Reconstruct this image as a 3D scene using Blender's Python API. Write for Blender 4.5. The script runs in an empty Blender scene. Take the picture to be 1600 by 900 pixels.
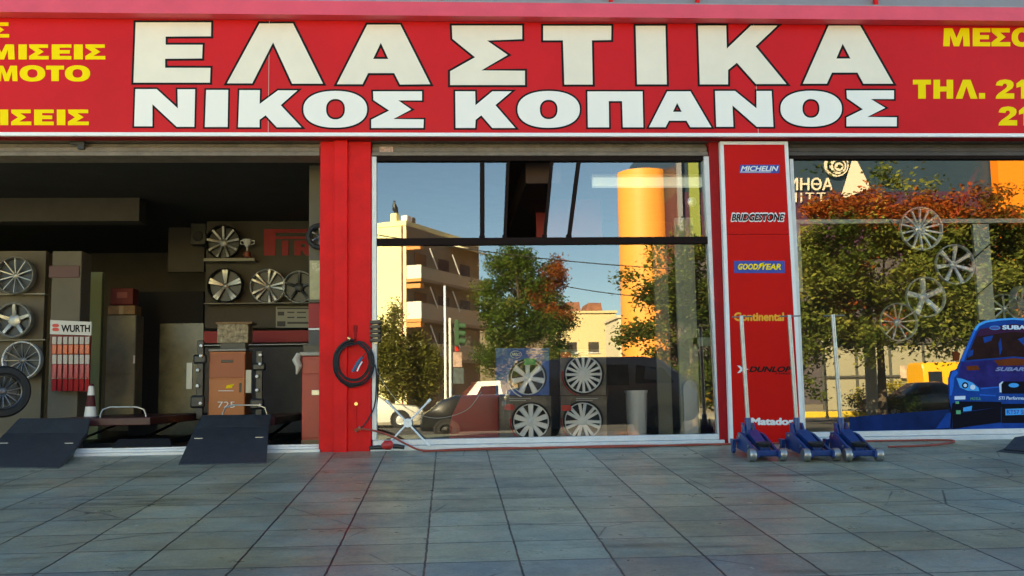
import bpy, bmesh, math, random
from mathutils import Vector, Matrix
R = math.radians
S = bpy.context.scene
COL = S.collection
random.seed(7)

# ------------------------------------------------------------------ camera
F, PITCH, YAW, ROLL, CAM_D, CAM_H = 1543.9, 0.10583, 0.06387, -0.015456, 12.0, 0.662
CAMP = Vector((0, -CAM_D, CAM_H))
_f = Vector((math.sin(YAW)*math.cos(PITCH), math.cos(YAW)*math.cos(PITCH), math.sin(PITCH)))
_r0 = Vector((math.cos(YAW), -math.sin(YAW), 0)); _u0 = _r0.cross(_f)
_r = math.cos(ROLL)*_r0 + math.sin(ROLL)*_u0
_u = -math.sin(ROLL)*_r0 + math.cos(ROLL)*_u0
cd = bpy.data.cameras.new('camera'); cam = bpy.data.objects.new('camera', cd); COL.objects.link(cam)
cd.sensor_width = 36; cd.lens = F/1600*36; cd.clip_start = .05; cd.clip_end = 2000
cam.matrix_world = Matrix(((_r.x, _u.x, -_f.x, CAMP.x), (_r.y, _u.y, -_f.y, CAMP.y), (_r.z, _u.z, -_f.z, CAMP.z), (0, 0, 0, 1)))
S.camera = cam

# ------------------------------------------------------------------ light
SUN_EL, SUN_AZ = R(33), R(-36)           # azimuth from +Y towards +X; the sun stands behind the shop
W = bpy.data.worlds.new('World'); S.world = W; W.use_nodes = True
nt = W.node_tree; bg = nt.nodes['Background']
sky = nt.nodes.new('ShaderNodeTexSky'); sky.sky_type = 'NISHITA'; sky.sun_disc = False
sky.sun_elevation = SUN_EL; sky.sun_rotation = SUN_AZ; sky.air_density = .8; sky.dust_density = .1; sky.ozone_density = 3.6
nt.links.new(sky.outputs[0], bg.inputs[0]); bg.inputs[1].default_value = 0.06
sd = bpy.data.lights.new('sun', 'SUN'); sd.energy = 5; sd.angle = R(.5); sd.color = (1, .88, .68)
sun = bpy.data.objects.new('sun', sd); COL.objects.link(sun)
sv = Vector((math.sin(SUN_AZ)*math.cos(SUN_EL), math.cos(SUN_AZ)*math.cos(SUN_EL), math.sin(SUN_EL)))
sun.rotation_euler = sv.to_track_quat('Z', 'Y').to_euler(); sun.location = sv*60
S.view_settings.view_transform = 'Standard'; S.view_settings.look = 'None'
S.view_settings.use_white_balance = True; S.view_settings.white_balance_temperature = 8000; S.view_settings.white_balance_tint = -3
S.view_settings.exposure = 3.08; S.view_settings.gamma = 1; S.view_settings.use_curve_mapping = False
S.cycles.use_denoising = True; S.cycles.max_bounces = 10; S.cycles.diffuse_bounces = 4; S.cycles.transparent_max_bounces = 24
S.cycles.sample_clamp_indirect = 6

# ------------------------------------------------------------------ measuring: a point of the photograph on a vertical plane y = const
def at(px, py, Y=0.0):
    d = _f + (px-800)/F*_r - (py-450)/F*_u
    return CAMP + d*((Y+CAM_D)/d.y)
def on_pave(px, py):                       # on the sloping pavement
    d = _f + (px-800)/F*_r - (py-450)/F*_u
    t = (PAVE*CAMP.y-CAMP.z)/(d.z-PAVE*d.y)
    return CAMP + d*t
GY = 0.10                                  # plane of the glass
def mir(px, py, yv):                       # something seen mirrored in the glass, yv behind it, stands across the street
    p = at(px, py, yv); p.y = 2*GY-p.y; return p
PAVE = math.tan(R(4.03))

# ------------------------------------------------------------------ materials
MATS = {}
def mat(name, col, rough=.55, metal=0., var=0., vscale=4., bump=0., bscale=40., dirt=0., spec=.5, emit=0., coat=0.):
    if name in MATS: return MATS[name]
    m = bpy.data.materials.new(name); m.use_nodes = True; MATS[name] = m
    t = m.node_tree; b = t.nodes['Principled BSDF']; L = t.links
    b.inputs['Base Color'].default_value = (*col, 1); b.inputs['Roughness'].default_value = rough
    b.inputs['Metallic'].default_value = metal; b.inputs['Specular IOR Level'].default_value = spec
    b.inputs['Coat Weight'].default_value = coat
    if emit: b.inputs['Emission Color'].default_value = (*col, 1); b.inputs['Emission Strength'].default_value = emit
    tc = t.nodes.new('ShaderNodeTexCoord')
    if var or dirt:
        n = t.nodes.new('ShaderNodeTexNoise'); n.inputs['Scale'].default_value = vscale; n.inputs['Detail'].default_value = 7; n.inputs['Roughness'].default_value = .65
        L.new(tc.outputs['Object'], n.inputs[0])
        r = t.nodes.new('ShaderNodeMapRange'); r.inputs[1].default_value = .3; r.inputs[2].default_value = .7
        r.inputs[3].default_value = 1-var; r.inputs[4].default_value = 1+var*.6; L.new(n.outputs[0], r.inputs[0])
        x = t.nodes.new('ShaderNodeMix'); x.data_type = 'RGBA'; x.blend_type = 'MULTIPLY'; x.inputs[0].default_value = 1
        x.inputs[6].default_value = (*col, 1); L.new(r.outputs[0], x.inputs[7]); out = x.outputs[2]
        if dirt:
            n2 = t.nodes.new('ShaderNodeTexNoise'); n2.inputs['Scale'].default_value = vscale*2.3; n2.inputs['Detail'].default_value = 9; n2.inputs['Roughness'].default_value = .75
            L.new(tc.outputs['Object'], n2.inputs[0])
            r2 = t.nodes.new('ShaderNodeMapRange'); r2.inputs[1].default_value = .56; r2.inputs[2].default_value = .78; r2.inputs[4].default_value = dirt
            L.new(n2.outputs[0], r2.inputs[0])
            x2 = t.nodes.new('ShaderNodeMix'); x2.data_type = 'RGBA'; x2.inputs[7].default_value = (.05, .043, .035, 1)
            L.new(r2.outputs[0], x2.inputs[0]); L.new(out, x2.inputs[6]); out = x2.outputs[2]
        L.new(out, b.inputs['Base Color'])
    if bump:
        n = t.nodes.new('ShaderNodeTexNoise'); n.inputs['Scale'].default_value = bscale; n.inputs['Detail'].default_value = 5
        L.new(tc.outputs['Object'], n.inputs[0])
        bp = t.nodes.new('ShaderNodeBump'); bp.inputs['Strength'].default_value = bump; bp.inputs['Distance'].default_value = .02
        L.new(n.outputs[0], bp.inputs['Height']); L.new(bp.outputs[0], b.inputs['Normal'])
    return m
def leafmat(name, ramp, trans=.35):
    m = bpy.data.materials.new(name); m.use_nodes = True; t = m.node_tree; L = t.links; t.nodes.clear()
    o = t.nodes.new('ShaderNodeOutputMaterial'); d = t.nodes.new('ShaderNodeBsdfDiffuse'); tr = t.nodes.new('ShaderNodeBsdfTranslucent')
    mx = t.nodes.new('ShaderNodeMixShader'); mx.inputs[0].default_value = trans
    g = t.nodes.new('ShaderNodeNewGeometry'); tc = t.nodes.new('ShaderNodeTexCoord'); n = t.nodes.new('ShaderNodeTexNoise'); n.inputs['Scale'].default_value = .55; n.inputs['Detail'].default_value = 3
    L.new(tc.outputs['Object'], n.inputs[0])
    a = t.nodes.new('ShaderNodeMath'); a.operation = 'MULTIPLY'; a.inputs[1].default_value = .42; L.new(g.outputs['Random Per Island'], a.inputs[0])
    s = t.nodes.new('ShaderNodeMapRange'); s.inputs[1].default_value = .32; s.inputs[2].default_value = .68; s.inputs[4].default_value = .58; L.new(n.outputs[0], s.inputs[0])
    ad = t.nodes.new('ShaderNodeMath'); L.new(a.outputs[0], ad.inputs[0]); L.new(s.outputs[0], ad.inputs[1])
    c = t.nodes.new('ShaderNodeValToRGB'); e = c.color_ramp.elements
    while len(e) < len(ramp): e.new(.5)
    for i, (p, col) in enumerate(ramp): e[i].position = p; e[i].color = (*col, 1)
    L.new(ad.outputs[0], c.inputs[0]); L.new(c.outputs[0], d.inputs[0]); L.new(c.outputs[0], tr.inputs[0])
    L.new(d.outputs[0], mx.inputs[1]); L.new(tr.outputs[0], mx.inputs[2]); L.new(mx.outputs[0], o.inputs[0])
    return m
def glassmat(name, refl, tint):
    m = bpy.data.materials.new(name); m.use_nodes = True; t = m.node_tree; L = t.links; t.nodes.clear()
    o = t.nodes.new('ShaderNodeOutputMaterial'); g = t.nodes.new('ShaderNodeBsdfGlossy'); g.inputs['Roughness'].default_value = 0; g.inputs[0].default_value = (1, .98, .95, 1)
    tr = t.nodes.new('ShaderNodeBsdfTransparent'); tr.inputs[0].default_value = (*tint, 1)
    fr = t.nodes.new('ShaderNodeFresnel'); fr.inputs[0].default_value = 1.5
    a = t.nodes.new('ShaderNodeMath'); a.operation = 'ADD'; a.use_clamp = True; a.inputs[1].default_value = refl-.04; L.new(fr.outputs[0], a.inputs[0])
    mx = t.nodes.new('ShaderNodeMixShader'); L.new(a.outputs[0], mx.inputs[0]); L.new(tr.outputs[0], mx.inputs[1]); L.new(g.outputs[0], mx.inputs[2]); L.new(mx.outputs[0], o.inputs[0])
    return m
GLASS = glassmat('shop_glass', .18, (.95, .955, .945))
CLEAR = bpy.data.materials.new('glass_back'); CLEAR.use_nodes = True
_t = CLEAR.node_tree; _t.nodes.clear(); _o = _t.nodes.new('ShaderNodeOutputMaterial'); _b = _t.nodes.new('ShaderNodeBsdfTransparent'); _t.links.new(_b.outputs[0], _o.inputs[0])

RED = mat('red_paint', (.72, .008, .012), .5, spec=.16, var=.16, vscale=3, bump=.15, bscale=25, dirt=.25)
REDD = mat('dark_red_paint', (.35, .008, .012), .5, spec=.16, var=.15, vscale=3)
SIGNRED = mat('sign_red_vinyl', (.63, .009, .015), .35, spec=.16, var=.10, vscale=1.2, dirt=.05)
PINK = mat('weathered_red_beam', (.82, .085, .12), .55, var=.12, vscale=2, dirt=.1)
WHITE = mat('white_paint', (.78, .78, .76), .4, var=.06, vscale=6)
LETB = mat('cream_shaded_vinyl', (.86, .79, .65), .45, spec=.2, var=.05, vscale=2)  # upper row: cream print, with the beam's shade averaged into the colour
LETW = mat('white_vinyl', (.90, .87, .80), .45, spec=.2)
BLACK = mat('black_vinyl', (.010, .009, .009), .5, spec=.1)
YEL = mat('yellow_vinyl', (.95, .70, .008), .5, spec=.15)
ALU = mat('white_aluminium', (.66, .67, .66), .38, .1, var=.1, vscale=8, dirt=.15)
DARKFR = mat('dark_brown_frame', (.012, .006, .005), .6, spec=.1)
SHUT = mat('grimy_shutter_metal', (.20, .165, .13), .6, var=.35, vscale=5, dirt=.4)
CHROME = mat('bright_alloy', (.86, .86, .83), .28, .2, var=.05)
SILV = mat('silver_plastic', (.70, .71, .70), .3, .4)
GREYAL = mat('dark_alloy', (.12, .12, .125), .35, .7)
BLK = mat('black_metal', (.015, .015, .016), .4)
RUB = mat('black_rubber', (.014, .014, .015), .65, var=.3, vscale=20, bump=.3, bscale=80)
RAMPM = mat('black_ramp_grip', (.040, .044, .050), .5, var=.4, vscale=9, bump=.6, bscale=120)
BLUE = mat('blue_jack_paint', (.006, .040, .17), .35, var=.25, vscale=9, dirt=.3)
STEEL = mat('worn_steel', (.36, .355, .34), .35, .85, var=.2, vscale=14)
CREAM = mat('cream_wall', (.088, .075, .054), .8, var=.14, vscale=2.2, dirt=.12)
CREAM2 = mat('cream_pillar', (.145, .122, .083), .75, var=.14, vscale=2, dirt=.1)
GREYW = mat('grey_wall', (.12, .11, .10), .8, var=.2)
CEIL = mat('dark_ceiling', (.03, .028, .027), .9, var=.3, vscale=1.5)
FLOORM = mat('oily_floor', (.022, .021, .02), .45, var=.5, vscale=2)
ORANGE = mat('orange_cabinet', (.48, .12, .012), .4, var=.1, vscale=4, dirt=.12)
REDCAB = mat('red_cabinet', (.42, .02, .015), .4, var=.12, dirt=.1)
CARD = mat('brown_cardboard', (.32, .20, .10), .8, var=.3, vscale=14)
LOCK = mat('old_grey_locker', (.19, .175, .115), .5, .2, var=.3, vscale=4, dirt=.35)
DKGLS = mat('dark_car_glass', (.01, .011, .012), .06)
SHOWW = mat('showroom_wall', (.055, .042, .036), .8, var=.2)

# ------------------------------------------------------------------ mesh helpers
class MB:
    def __init__(s): s.bm = bmesh.new()
    def quad(s, *p):
        s.bm.faces.new([s.bm.verts.new(q) for q in p]); return s
    def box(s, lo, hi, bev=0., M=None):
        x0, y0, z0 = lo; x1, y1, z1 = hi
        v = [s.bm.verts.new(q) for q in ((x0,y0,z0),(x1,y0,z0),(x1,y1,z0),(x0,y1,z0),(x0,y0,z1),(x1,y0,z1),(x1,y1,z1),(x0,y1,z1))]
        fs = [s.bm.faces.new([v[i] for i in f]) for f in ((3,2,1,0),(4,5,6,7),(0,1,5,4),(1,2,6,5),(2,3,7,6),(3,0,4,7))]
        if bev:
            r = bmesh.ops.bevel(s.bm, geom=list({e for f in fs for e in f.edges}), offset=bev, segments=2, affect='EDGES', profile=.5)
            v = list({w for f in r['faces'] for w in f.verts} | {w for w in v if w.is_valid})
        if M: bmesh.ops.transform(s.bm, matrix=M, verts=v)
        return s
    def hexa(s, bot, top):                 # eight free corners
        v = [s.bm.verts.new(q) for q in list(bot)+list(top)]
        for f in ((3,2,1,0),(4,5,6,7),(0,1,5,4),(1,2,6,5),(2,3,7,6),(3,0,4,7)): s.bm.faces.new([v[i] for i in f])
        return s
    def cyl(s, a, b, r, r2=None, n=16, cap=True):
        return s.tube([a, b], [r, r if r2 is None else r2], n, cap)
    def tube(s, pts, rad, n=8, cap=True, closed=False):
        pts = [Vector(p) for p in pts]; N = len(pts)
        if not isinstance(rad, (list, tuple)): rad = [rad]*N
        rings = []; prev = None
        for i, p in enumerate(pts):
            a = pts[(i-1) % N] if (i or closed) else p; b = pts[(i+1) % N] if (i < N-1 or closed) else p
            t = (b-a).normalized()
            if prev is None:
                u = t.orthogonal().normalized()
            else:
                u = (prev-t*prev.dot(t)); u = u.normalized() if u.length > 1e-6 else t.orthogonal().normalized()
            prev = u; w = t.cross(u)
            rings.append([s.bm.verts.new(p+rad[i]*(math.cos(k*2*math.pi/n)*u+math.sin(k*2*math.pi/n)*w)) for k in range(n)])
        for i in range(N if closed else N-1):
            A, B = rings[i], rings[(i+1) % N]
            for k in range(n): s.bm.faces.new((A[k], A[(k+1) % n], B[(k+1) % n], B[k]))
        if cap and not closed:
            s.bm.faces.new(list(reversed(rings[0]))); s.bm.faces.new(rings[-1])
        return s
    def lathe(s, prof, n=40, M=None, closed=False):   # prof: (radius, y) turned round the y axis
        vs = []
        for k in range(n):
            a = 2*math.pi*k/n; vs.append([s.bm.verts.new((r*math.cos(a), y, r*math.sin(a))) for r, y in prof])
        m = len(prof)
        for k in range(n):
            A, B = vs[k], vs[(k+1) % n]
            for i in range(m if closed else m-1): s.bm.faces.new((A[i], A[(i+1) % m], B[(i+1) % m], B[i]))
        if M: bmesh.ops.transform(s.bm, matrix=M, verts=[v for c in vs for v in c])
        return s
    def prism(s, loop, axis, lo, hi):      # closed outline in the plane across `axis`, pushed from lo to hi
        def P(a, b, c): return {'x': (c, a, b), 'y': (a, c, b), 'z': (a, b, c)}[axis]
        A = [s.bm.verts.new(P(a, b, lo)) for a, b in loop]; B = [s.bm.verts.new(P(a, b, hi)) for a, b in loop]
        n = len(loop)
        for i in range(n): s.bm.faces.new((A[i], A[(i+1) % n], B[(i+1) % n], B[i]))
        s.bm.faces.new(list(reversed(A))); s.bm.faces.new(B)
        return s
    def build(s, name, m, parent=None, smooth=False, loc=None):
        bmesh.ops.recalc_face_normals(s.bm, faces=s.bm.faces)
        me = bpy.data.meshes.new(name); s.bm.to_mesh(me); s.bm.free()
        for q in (m if isinstance(m, (list, tuple)) else [m]): me.materials.append(q)
        if smooth:
            for p in me.polygons: p.use_smooth = True
            me.set_sharp_from_angle(angle=R(38))
        o = bpy.data.objects.new(name, me); COL.objects.link(o)
        if parent: o.parent = parent
        if loc is not None: o.location = loc
        return o
def tag(o, label=None, cat=None, group=None, kind=None):
    if label: o['label'] = label
    if cat: o['category'] = cat
    if group: o['group'] = group
    if kind: o['kind'] = kind
    return o
def thing(name, label, cat, loc=(0, 0, 0), group=None, rz=0):
    o = bpy.data.objects.new(name, None); o.empty_display_size = .1; COL.objects.link(o); o.location = loc; o.rotation_euler.z = rz
    return tag(o, label, cat, group)
def copy_tree(o, parent=None):
    c = o.copy(); COL.objects.link(c); c.parent = parent
    for ch in list(o.children): copy_tree(ch, c)
    return c
def rel(parent, p): return Vector(p)-parent.location if parent else Vector(p)

# flat shapes from loops (outline + holes); fn maps loop points to space, th is pushed along `push`
def sheet(name, loops, fn, m, parent=None, th=.003, push=(0, 1, 0)):
    cu = bpy.data.curves.new(name, 'CURVE'); cu.dimensions = '2D'; cu.fill_mode = 'BOTH'
    for lp in loops:
        sp = cu.splines.new('POLY'); sp.points.add(len(lp)-1); sp.use_cyclic_u = True
        for i, (a, b) in enumerate(lp): sp.points[i].co = (a, b, 0, 1)
    return _flat(cu, name, fn, m, parent, th, push)
def _flat(cu, name, fn, m, parent, th, push, shifts=((0, 0),)):
    t = bpy.data.objects.new('t', cu); COL.objects.link(t)
    dg = bpy.context.evaluated_depsgraph_get(); me = bpy.data.meshes.new_from_object(t.evaluated_get(dg))
    bpy.data.objects.remove(t); off = parent.location if parent else Vector((0, 0, 0)); q = MB(); pv = Vector(push)
    for k, (sx, sy) in enumerate(shifts):      # heavier strokes: copies a hair apart in depth
        bm = bmesh.new(); bm.from_mesh(me)
        bmesh.ops.remove_doubles(bm, verts=bm.verts, dist=1e-5)
        for v in bm.verts: v.co = Vector(fn(v.co.x+sx, v.co.y+sy))-off+pv*(.00025*k)
        r = bmesh.ops.extrude_face_region(bm, geom=list(bm.faces))
        for v in r['geom']:
            if isinstance(v, bmesh.types.BMVert): v.co += pv*(th-.00025*k)
        mt = bpy.data.meshes.new('m'); bm.to_mesh(mt); bm.free(); q.bm.from_mesh(mt); bpy.data.meshes.remove(mt)
    bpy.data.meshes.remove(me)
    return q.build(name, m, parent)
def grow(loop, d):                         # mitred offset of a closed outline
    n = len(loop); area = sum(loop[i][0]*loop[(i+1) % n][1]-loop[(i+1) % n][0]*loop[i][1] for i in range(n))
    sg = 1 if area > 0 else -1; out = []
    for i in range(n):
        p0, p1, p2 = Vector(loop[i-1]), Vector(loop[i]), Vector(loop[(i+1) % n])
        e1 = (p1-p0).normalized(); e2 = (p2-p1).normalized()
        n1 = Vector((e1.y, -e1.x))*sg; n2 = Vector((e2.y, -e2.x))*sg
        b = n1+n2; k = max(b.dot(b), .5)
        q = p1+b*(2*d/k); out.append((q.x, q.y))
    return out
def ell(x0, x1, y0, y1, n=48, p=2.25):
    cx, cy, a, b = (x0+x1)/2, (y0+y1)/2, (x1-x0)/2, (y1-y0)/2; o = []
    for k in range(n):
        t = 2*math.pi*k/n; c, s_ = math.cos(t), math.sin(t)
        o.append((cx+a*math.copysign(abs(c)**(2/p), c), cy+b*math.copysign(abs(s_)**(2/p), s_)))
    return o
def text(body, rect, Y, m, parent, name='lettering', shear=0., bold=.0, mirrored=None, th=.003, space=1.0, fn=None):
    x0, x1, y0, y1 = rect                  # pixel rectangle, top y0, bottom y1
    cu = bpy.data.curves.new(name, 'FONT'); cu.body = body; cu.size = 1; cu.shear = shear; cu.resolution_u = 4; cu.space_character = space; cu.fill_mode = 'FRONT'
    t = bpy.data.objects.new('t', cu); COL.objects.link(t); dg = bpy.context.evaluated_depsgraph_get()
    me = t.evaluated_get(dg).to_mesh(); xs = [v.co.x for v in me.vertices]; ys = [v.co.y for v in me.vertices]
    bx0, bx1, by0, by1 = min(xs), max(xs), min(ys), max(ys); t.evaluated_get(dg).to_mesh_clear(); bpy.data.objects.remove(t)
    def g(a, b):
        u = (a-bx0)/(bx1-bx0); v = (b-by0)/(by1-by0)
        if fn: return fn(u, v)
        if mirrored is not None:
            return mir(x1+(x0-x1)*u, y1+(y0-y1)*v, mirrored)
        return at(x0+(x1-x0)*u, y1+(y0-y1)*v, Y)
    b = bold; sh = ((0, 0),) if not b else ((0, 0), (b, 0), (-b, 0), (0, b), (0, -b), (b*.7, b*.7), (-b*.7, b*.7), (b*.7, -b*.7), (-b*.7, -b*.7))
    return _flat(cu, name, g, m, parent, th, (0, 1, 0) if mirrored is None else (0, -1, 0), sh)

# heavy capitals in a unit box, y down
GL = {
 'Ι': [[(0,0),(1,0),(1,1),(0,1)]],
 'Τ': [[(0,0),(1,0),(1,.25),(.71,.25),(.71,1),(.29,1),(.29,.25),(0,.25)]],
 'Ε': [[(0,0),(1,0),(1,.22),(.4,.22),(.4,.38),(.92,.38),(.92,.61),(.4,.61),(.4,.77),(1,.77),(1,1),(0,1)]],
 'Σ': [[(0,0),(.97,0),(.97,.23),(.45,.23),(.75,.49),(.4,.77),(1,.77),(1,1),(0,1),(0,.78),(.34,.5),(.02,.22)]],
 'Μ': [[(.03,0),(.34,0),(.5,.55),(.66,0),(.97,0),(1,1),(.76,1),(.74,.36),(.6,1),(.4,1),(.26,.36),(.24,1),(0,1)]],
 'Η': [[(0,0),(.33,0),(.33,.36),(.67,.36),(.67,0),(1,0),(1,1),(.67,1),(.67,.62),(.33,.62),(.33,1),(0,1)]],
 'Λ': [[(.33,0),(.68,0),(1,1),(.68,1),(.49,.34),(.31,1),(0,1)]],
 '.': [[(0,0),(1,0),(1,1),(0,1)]],
 '1': [[(.45,0),(1,0),(1,1),(.42,1),(.42,.36),(0,.42),(0,.2)]],
 '2': [[(0,.3),(.06,.13),(.2,.03),(.5,-.02),(.8,.03),(.95,.15),(.97,.3),(.9,.45),(.5,.72),(1,.72),(1,1),(0,1),(.02,.86),(.15,.72),(.52,.46),(.62,.34),(.58,.23),(.49,.2),(.4,.24),(.36,.33)]],
 'Ο': [ell(0,1,-.03,1.03,32), ell(.3,.7,.22,.78,24)],
}

# ================================================================== SETTING
# pavement: slopes down from the shop, then runs level to the kerb
m = bpy.data.materials.new('paving_slabs'); m.use_nodes = True; t = m.node_tree; L = t.links; b = t.nodes['Principled BSDF']
tc = t.nodes.new('ShaderNodeTexCoord'); mp = t.nodes.new('ShaderNodeMapping'); mp.inputs['Location'].default_value = (.157, .0, 0)
L.new(tc.outputs['Object'], mp.inputs[0])
wn = t.nodes.new('ShaderNodeTexNoise'); wn.inputs['Scale'].default_value = 7; wn.inputs['Detail'].default_value = 4; L.new(tc.outputs['Object'], wn.inputs[0])
wv = t.nodes.new('ShaderNodeVectorMath'); wv.operation = 'MULTIPLY_ADD'; wv.inputs[1].default_value = (.02, .02, 0); L.new(wn.outputs['Color'], wv.inputs[0]); L.new(mp.outputs[0], wv.inputs[2])
br = t.nodes.new('ShaderNodeTexBrick'); br.offset = 0; br.squash = 1; br.inputs['Scale'].default_value = 1
br.inputs['Brick Width'].default_value = .595; br.inputs['Row Height'].default_value = .56; br.inputs['Mortar Size'].default_value = .0085; br.inputs['Mortar Smooth'].default_value = .3; br.inputs['Bias'].default_value = 0
br.inputs['Color1'].default_value = (.245, .243, .170, 1); br.inputs['Color2'].default_value = (.325, .325, .230, 1); br.inputs['Mortar'].default_value = (.022, .022, .024, 1)
L.new(wv.outputs[0], br.inputs[0])
def noise(sc, det=8, ro=.65, src=None):
    n = t.nodes.new('ShaderNodeTexNoise'); n.inputs['Scale'].default_value = sc; n.inputs['Detail'].default_value = det; n.inputs['Roughness'].default_value = ro
    L.new(src or tc.outputs['Object'], n.inputs[0]); return n
def rng(src, a, b_, c, d):
    r = t.nodes.new('ShaderNodeMapRange'); 
    for i, q in enumerate((a, b_, c, d)): r.inputs[i+1].default_value = q
    L.new(src, r.inputs[0]); return r.outputs[0]
def mul(a, b_, fac=1, bt='MULTIPLY'):
    x = t.nodes.new('ShaderNodeMix'); x.data_type = 'RGBA'; x.blend_type = bt; x.inputs[0].default_value = fac
    L.new(a, x.inputs[6]); L.new(b_, x.inputs[7]); return x.outputs[2]
c1 = mul(br.outputs[0], rng(noise(1.1, 9, .7).outputs[0], .3, .7, .62, 1.25))
c2 = mul(c1, rng(noise(38, 6, .8).outputs[0], .3, .7, .72, 1.2))
tint = t.nodes.new('ShaderNodeValToRGB'); tint.color_ramp.elements[0].color = (1.12, 1.0, .86, 1); tint.color_ramp.elements[1].color = (.88, 1, 1.14, 1)
tint.color_ramp.elements[0].position = .35; tint.color_ramp.elements[1].position = .65; L.new(noise(.8, 4).outputs[0], tint.inputs[0])
c3 = mul(c2, tint.outputs[0])
st = noise(2.6, 10, .72); spots = rng(st.outputs[0], .60, .74, 1, .42); c4 = mul(c3, spots)
sx = t.nodes.new('ShaderNodeSeparateXYZ'); L.new(tc.outputs['Object'], sx.inputs[0])
row = t.nodes.new('ShaderNodeMath'); row.operation = 'LESS_THAN'; row.inputs[1].default_value = -5.6; L.new(sx.outputs[1], row.inputs[0])
x_ = t.nodes.new('ShaderNodeMix'); x_.data_type = 'RGBA'; x_.blend_type = 'MULTIPLY'; x_.inputs[7].default_value = (.74, .80, .98, 1); L.new(row.outputs[0], x_.inputs[0]); L.new(c4, x_.inputs[6]); c4 = x_.outputs[2]   # the outer row of bluish slabs
vo = t.nodes.new('ShaderNodeTexVoronoi'); vo.feature = 'DISTANCE_TO_EDGE'; vo.inputs['Scale'].default_value = .62; L.new(wv.outputs[0], vo.inputs[0])
cr = rng(vo.outputs[0], .0, .006, 1, 0); cm = rng(noise(.9, 2).outputs[0], .52, .58, 0, 1)
ca = t.nodes.new('ShaderNodeMath'); ca.operation = 'MULTIPLY'; L.new(cr, ca.inputs[0]); L.new(cm, ca.inputs[1])
x_ = t.nodes.new('ShaderNodeMix'); x_.data_type = 'RGBA'; x_.inputs[7].default_value = (.03, .03, .03, 1); L.new(ca.outputs[0], x_.inputs[0]); L.new(c4, x_.inputs[6]); c4 = x_.outputs[2]   # hairline cracks
mp2 = t.nodes.new('ShaderNodeMapping'); mp2.inputs['Scale'].default_value = (.35, 2.2, 1); mp2.inputs['Rotation'].default_value = (0, 0, .25); L.new(tc.outputs['Object'], mp2.inputs[0])
c4 = mul(c4, rng(noise(1.7, 6, .6, mp2.outputs[0]).outputs[0], .57, .70, 1, .5))   # rubbed tyre marks
x_ = t.nodes.new('ShaderNodeMix'); x_.data_type = 'RGBA'; x_.inputs[7].default_value = (.55, .54, .5, 1); L.new(rng(noise(9, 3, .5).outputs[0], .735, .76, 0, .6), x_.inputs[0]); L.new(c4, x_.inputs[6]); c4 = x_.outputs[2]   # specks of paint
L.new(c4, b.inputs['Base Color'])
L.new(rng(noise(3.2, 8, .7).outputs[0], .3, .7, .24, .48), b.inputs['Roughness'])
bp = t.nodes.new('ShaderNodeBump'); bp.inputs['Strength'].default_value = .35; bp.inputs['Distance'].default_value = .01
L.new(mul(br.outputs['Fac'], noise(60, 6, .7).outputs[0], .5, 'SUBTRACT'), bp.inputs['Height']); bp.invert = True
L.new(bp.outputs[0], b.inputs['Normal']); PAVING = m; b.inputs['Specular IOR Level'].default_value = .27
YB = -6.6; ZB = YB*PAVE; ZST = ZB-.13      # level part of the pavement; street
q = MB()
prof = [(.02, .02*PAVE), (YB, ZB), (-16.0, ZB), (-16.0, ZST-.3), (.02, ZST-.3)]
q.prism(prof, 'x', -30, 30)
tag(q.build('pavement', PAVING), kind='structure')
ASPH = mat('asphalt', (.055, .052, .05), .85, var=.3, vscale=3, bump=.4, bscale=60)
GROUND = mat('dusty_ground', (.20, .165, .11), .9, var=.3, vscale=.4)
q = MB(); q.quad((-400, -600, ZST-.02), (400, -600, ZST-.02), (400, 300, ZST-.02), (-400, 300, ZST-.02)); tag(q.build('ground', GROUND), kind='structure')
q = MB(); q.quad((-120, -30, ZST), (120, -30, ZST), (120, -16, ZST), (-120, -16, ZST)); tag(q.build('road', ASPH), kind='structure')
q = MB(); q.box((-120, -36, ZST-.2), (120, -30.02, ZST+.12)); tag(q.build('far_pavement', mat('far_paving', (.28, .25, .2), .8, var=.2)), kind='structure')

# ================================================================== THE SHOP BUILDING
shop = thing('shop_building', 'shop building with red pillars, two glazed bays and an open garage bay', 'building', (0, 0, 0))
ZT = at(800, 214, -.2).z                   # underside of the sign
XL, XR, XP = -10.5, 11.0, at(541, 500, 0).x
def part(name, m, fn, smooth=False, parent=shop):
    q = MB(); fn(q); return q.build(name, m, parent, smooth)
part('floor', FLOORM, lambda q: q.box((XL, .03, -.9), (XR, 9, .02)))
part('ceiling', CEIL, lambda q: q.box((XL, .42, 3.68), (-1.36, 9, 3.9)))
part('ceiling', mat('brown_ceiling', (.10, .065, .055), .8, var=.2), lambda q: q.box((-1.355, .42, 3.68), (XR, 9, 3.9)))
part('ceiling_duct', mat('duct_brown', (.10, .06, .05), .8), lambda q: q.box((1.0, .5, 3.35), (1.45, 5.3, 3.678)))
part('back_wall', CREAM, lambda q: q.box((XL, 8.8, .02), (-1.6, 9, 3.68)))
part('back_wall', SHOWW, lambda q: q.box((-1.6, 5.4, .02), (XR, 5.6, 3.68)))
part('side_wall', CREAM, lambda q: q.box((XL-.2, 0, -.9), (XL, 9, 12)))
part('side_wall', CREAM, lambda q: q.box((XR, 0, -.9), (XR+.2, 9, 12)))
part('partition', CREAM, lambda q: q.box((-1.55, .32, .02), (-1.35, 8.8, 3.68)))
part('upper_facade', mat('grey_upper_facade', (.22, .21, .22), .6, var=.15), lambda q: q.box((XL-.2, .05, 4.98), (XR+.2, 9, 14.5)))
part('lintel', SHUT, lambda q: q.box((XL, .0, ZT+.0), (XR, .42, 4.97)))
part('roof_slab', CEIL, lambda q: q.box((XL-.2, .05, 14.5), (XR+.2, 9.2, 14.8)))
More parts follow.
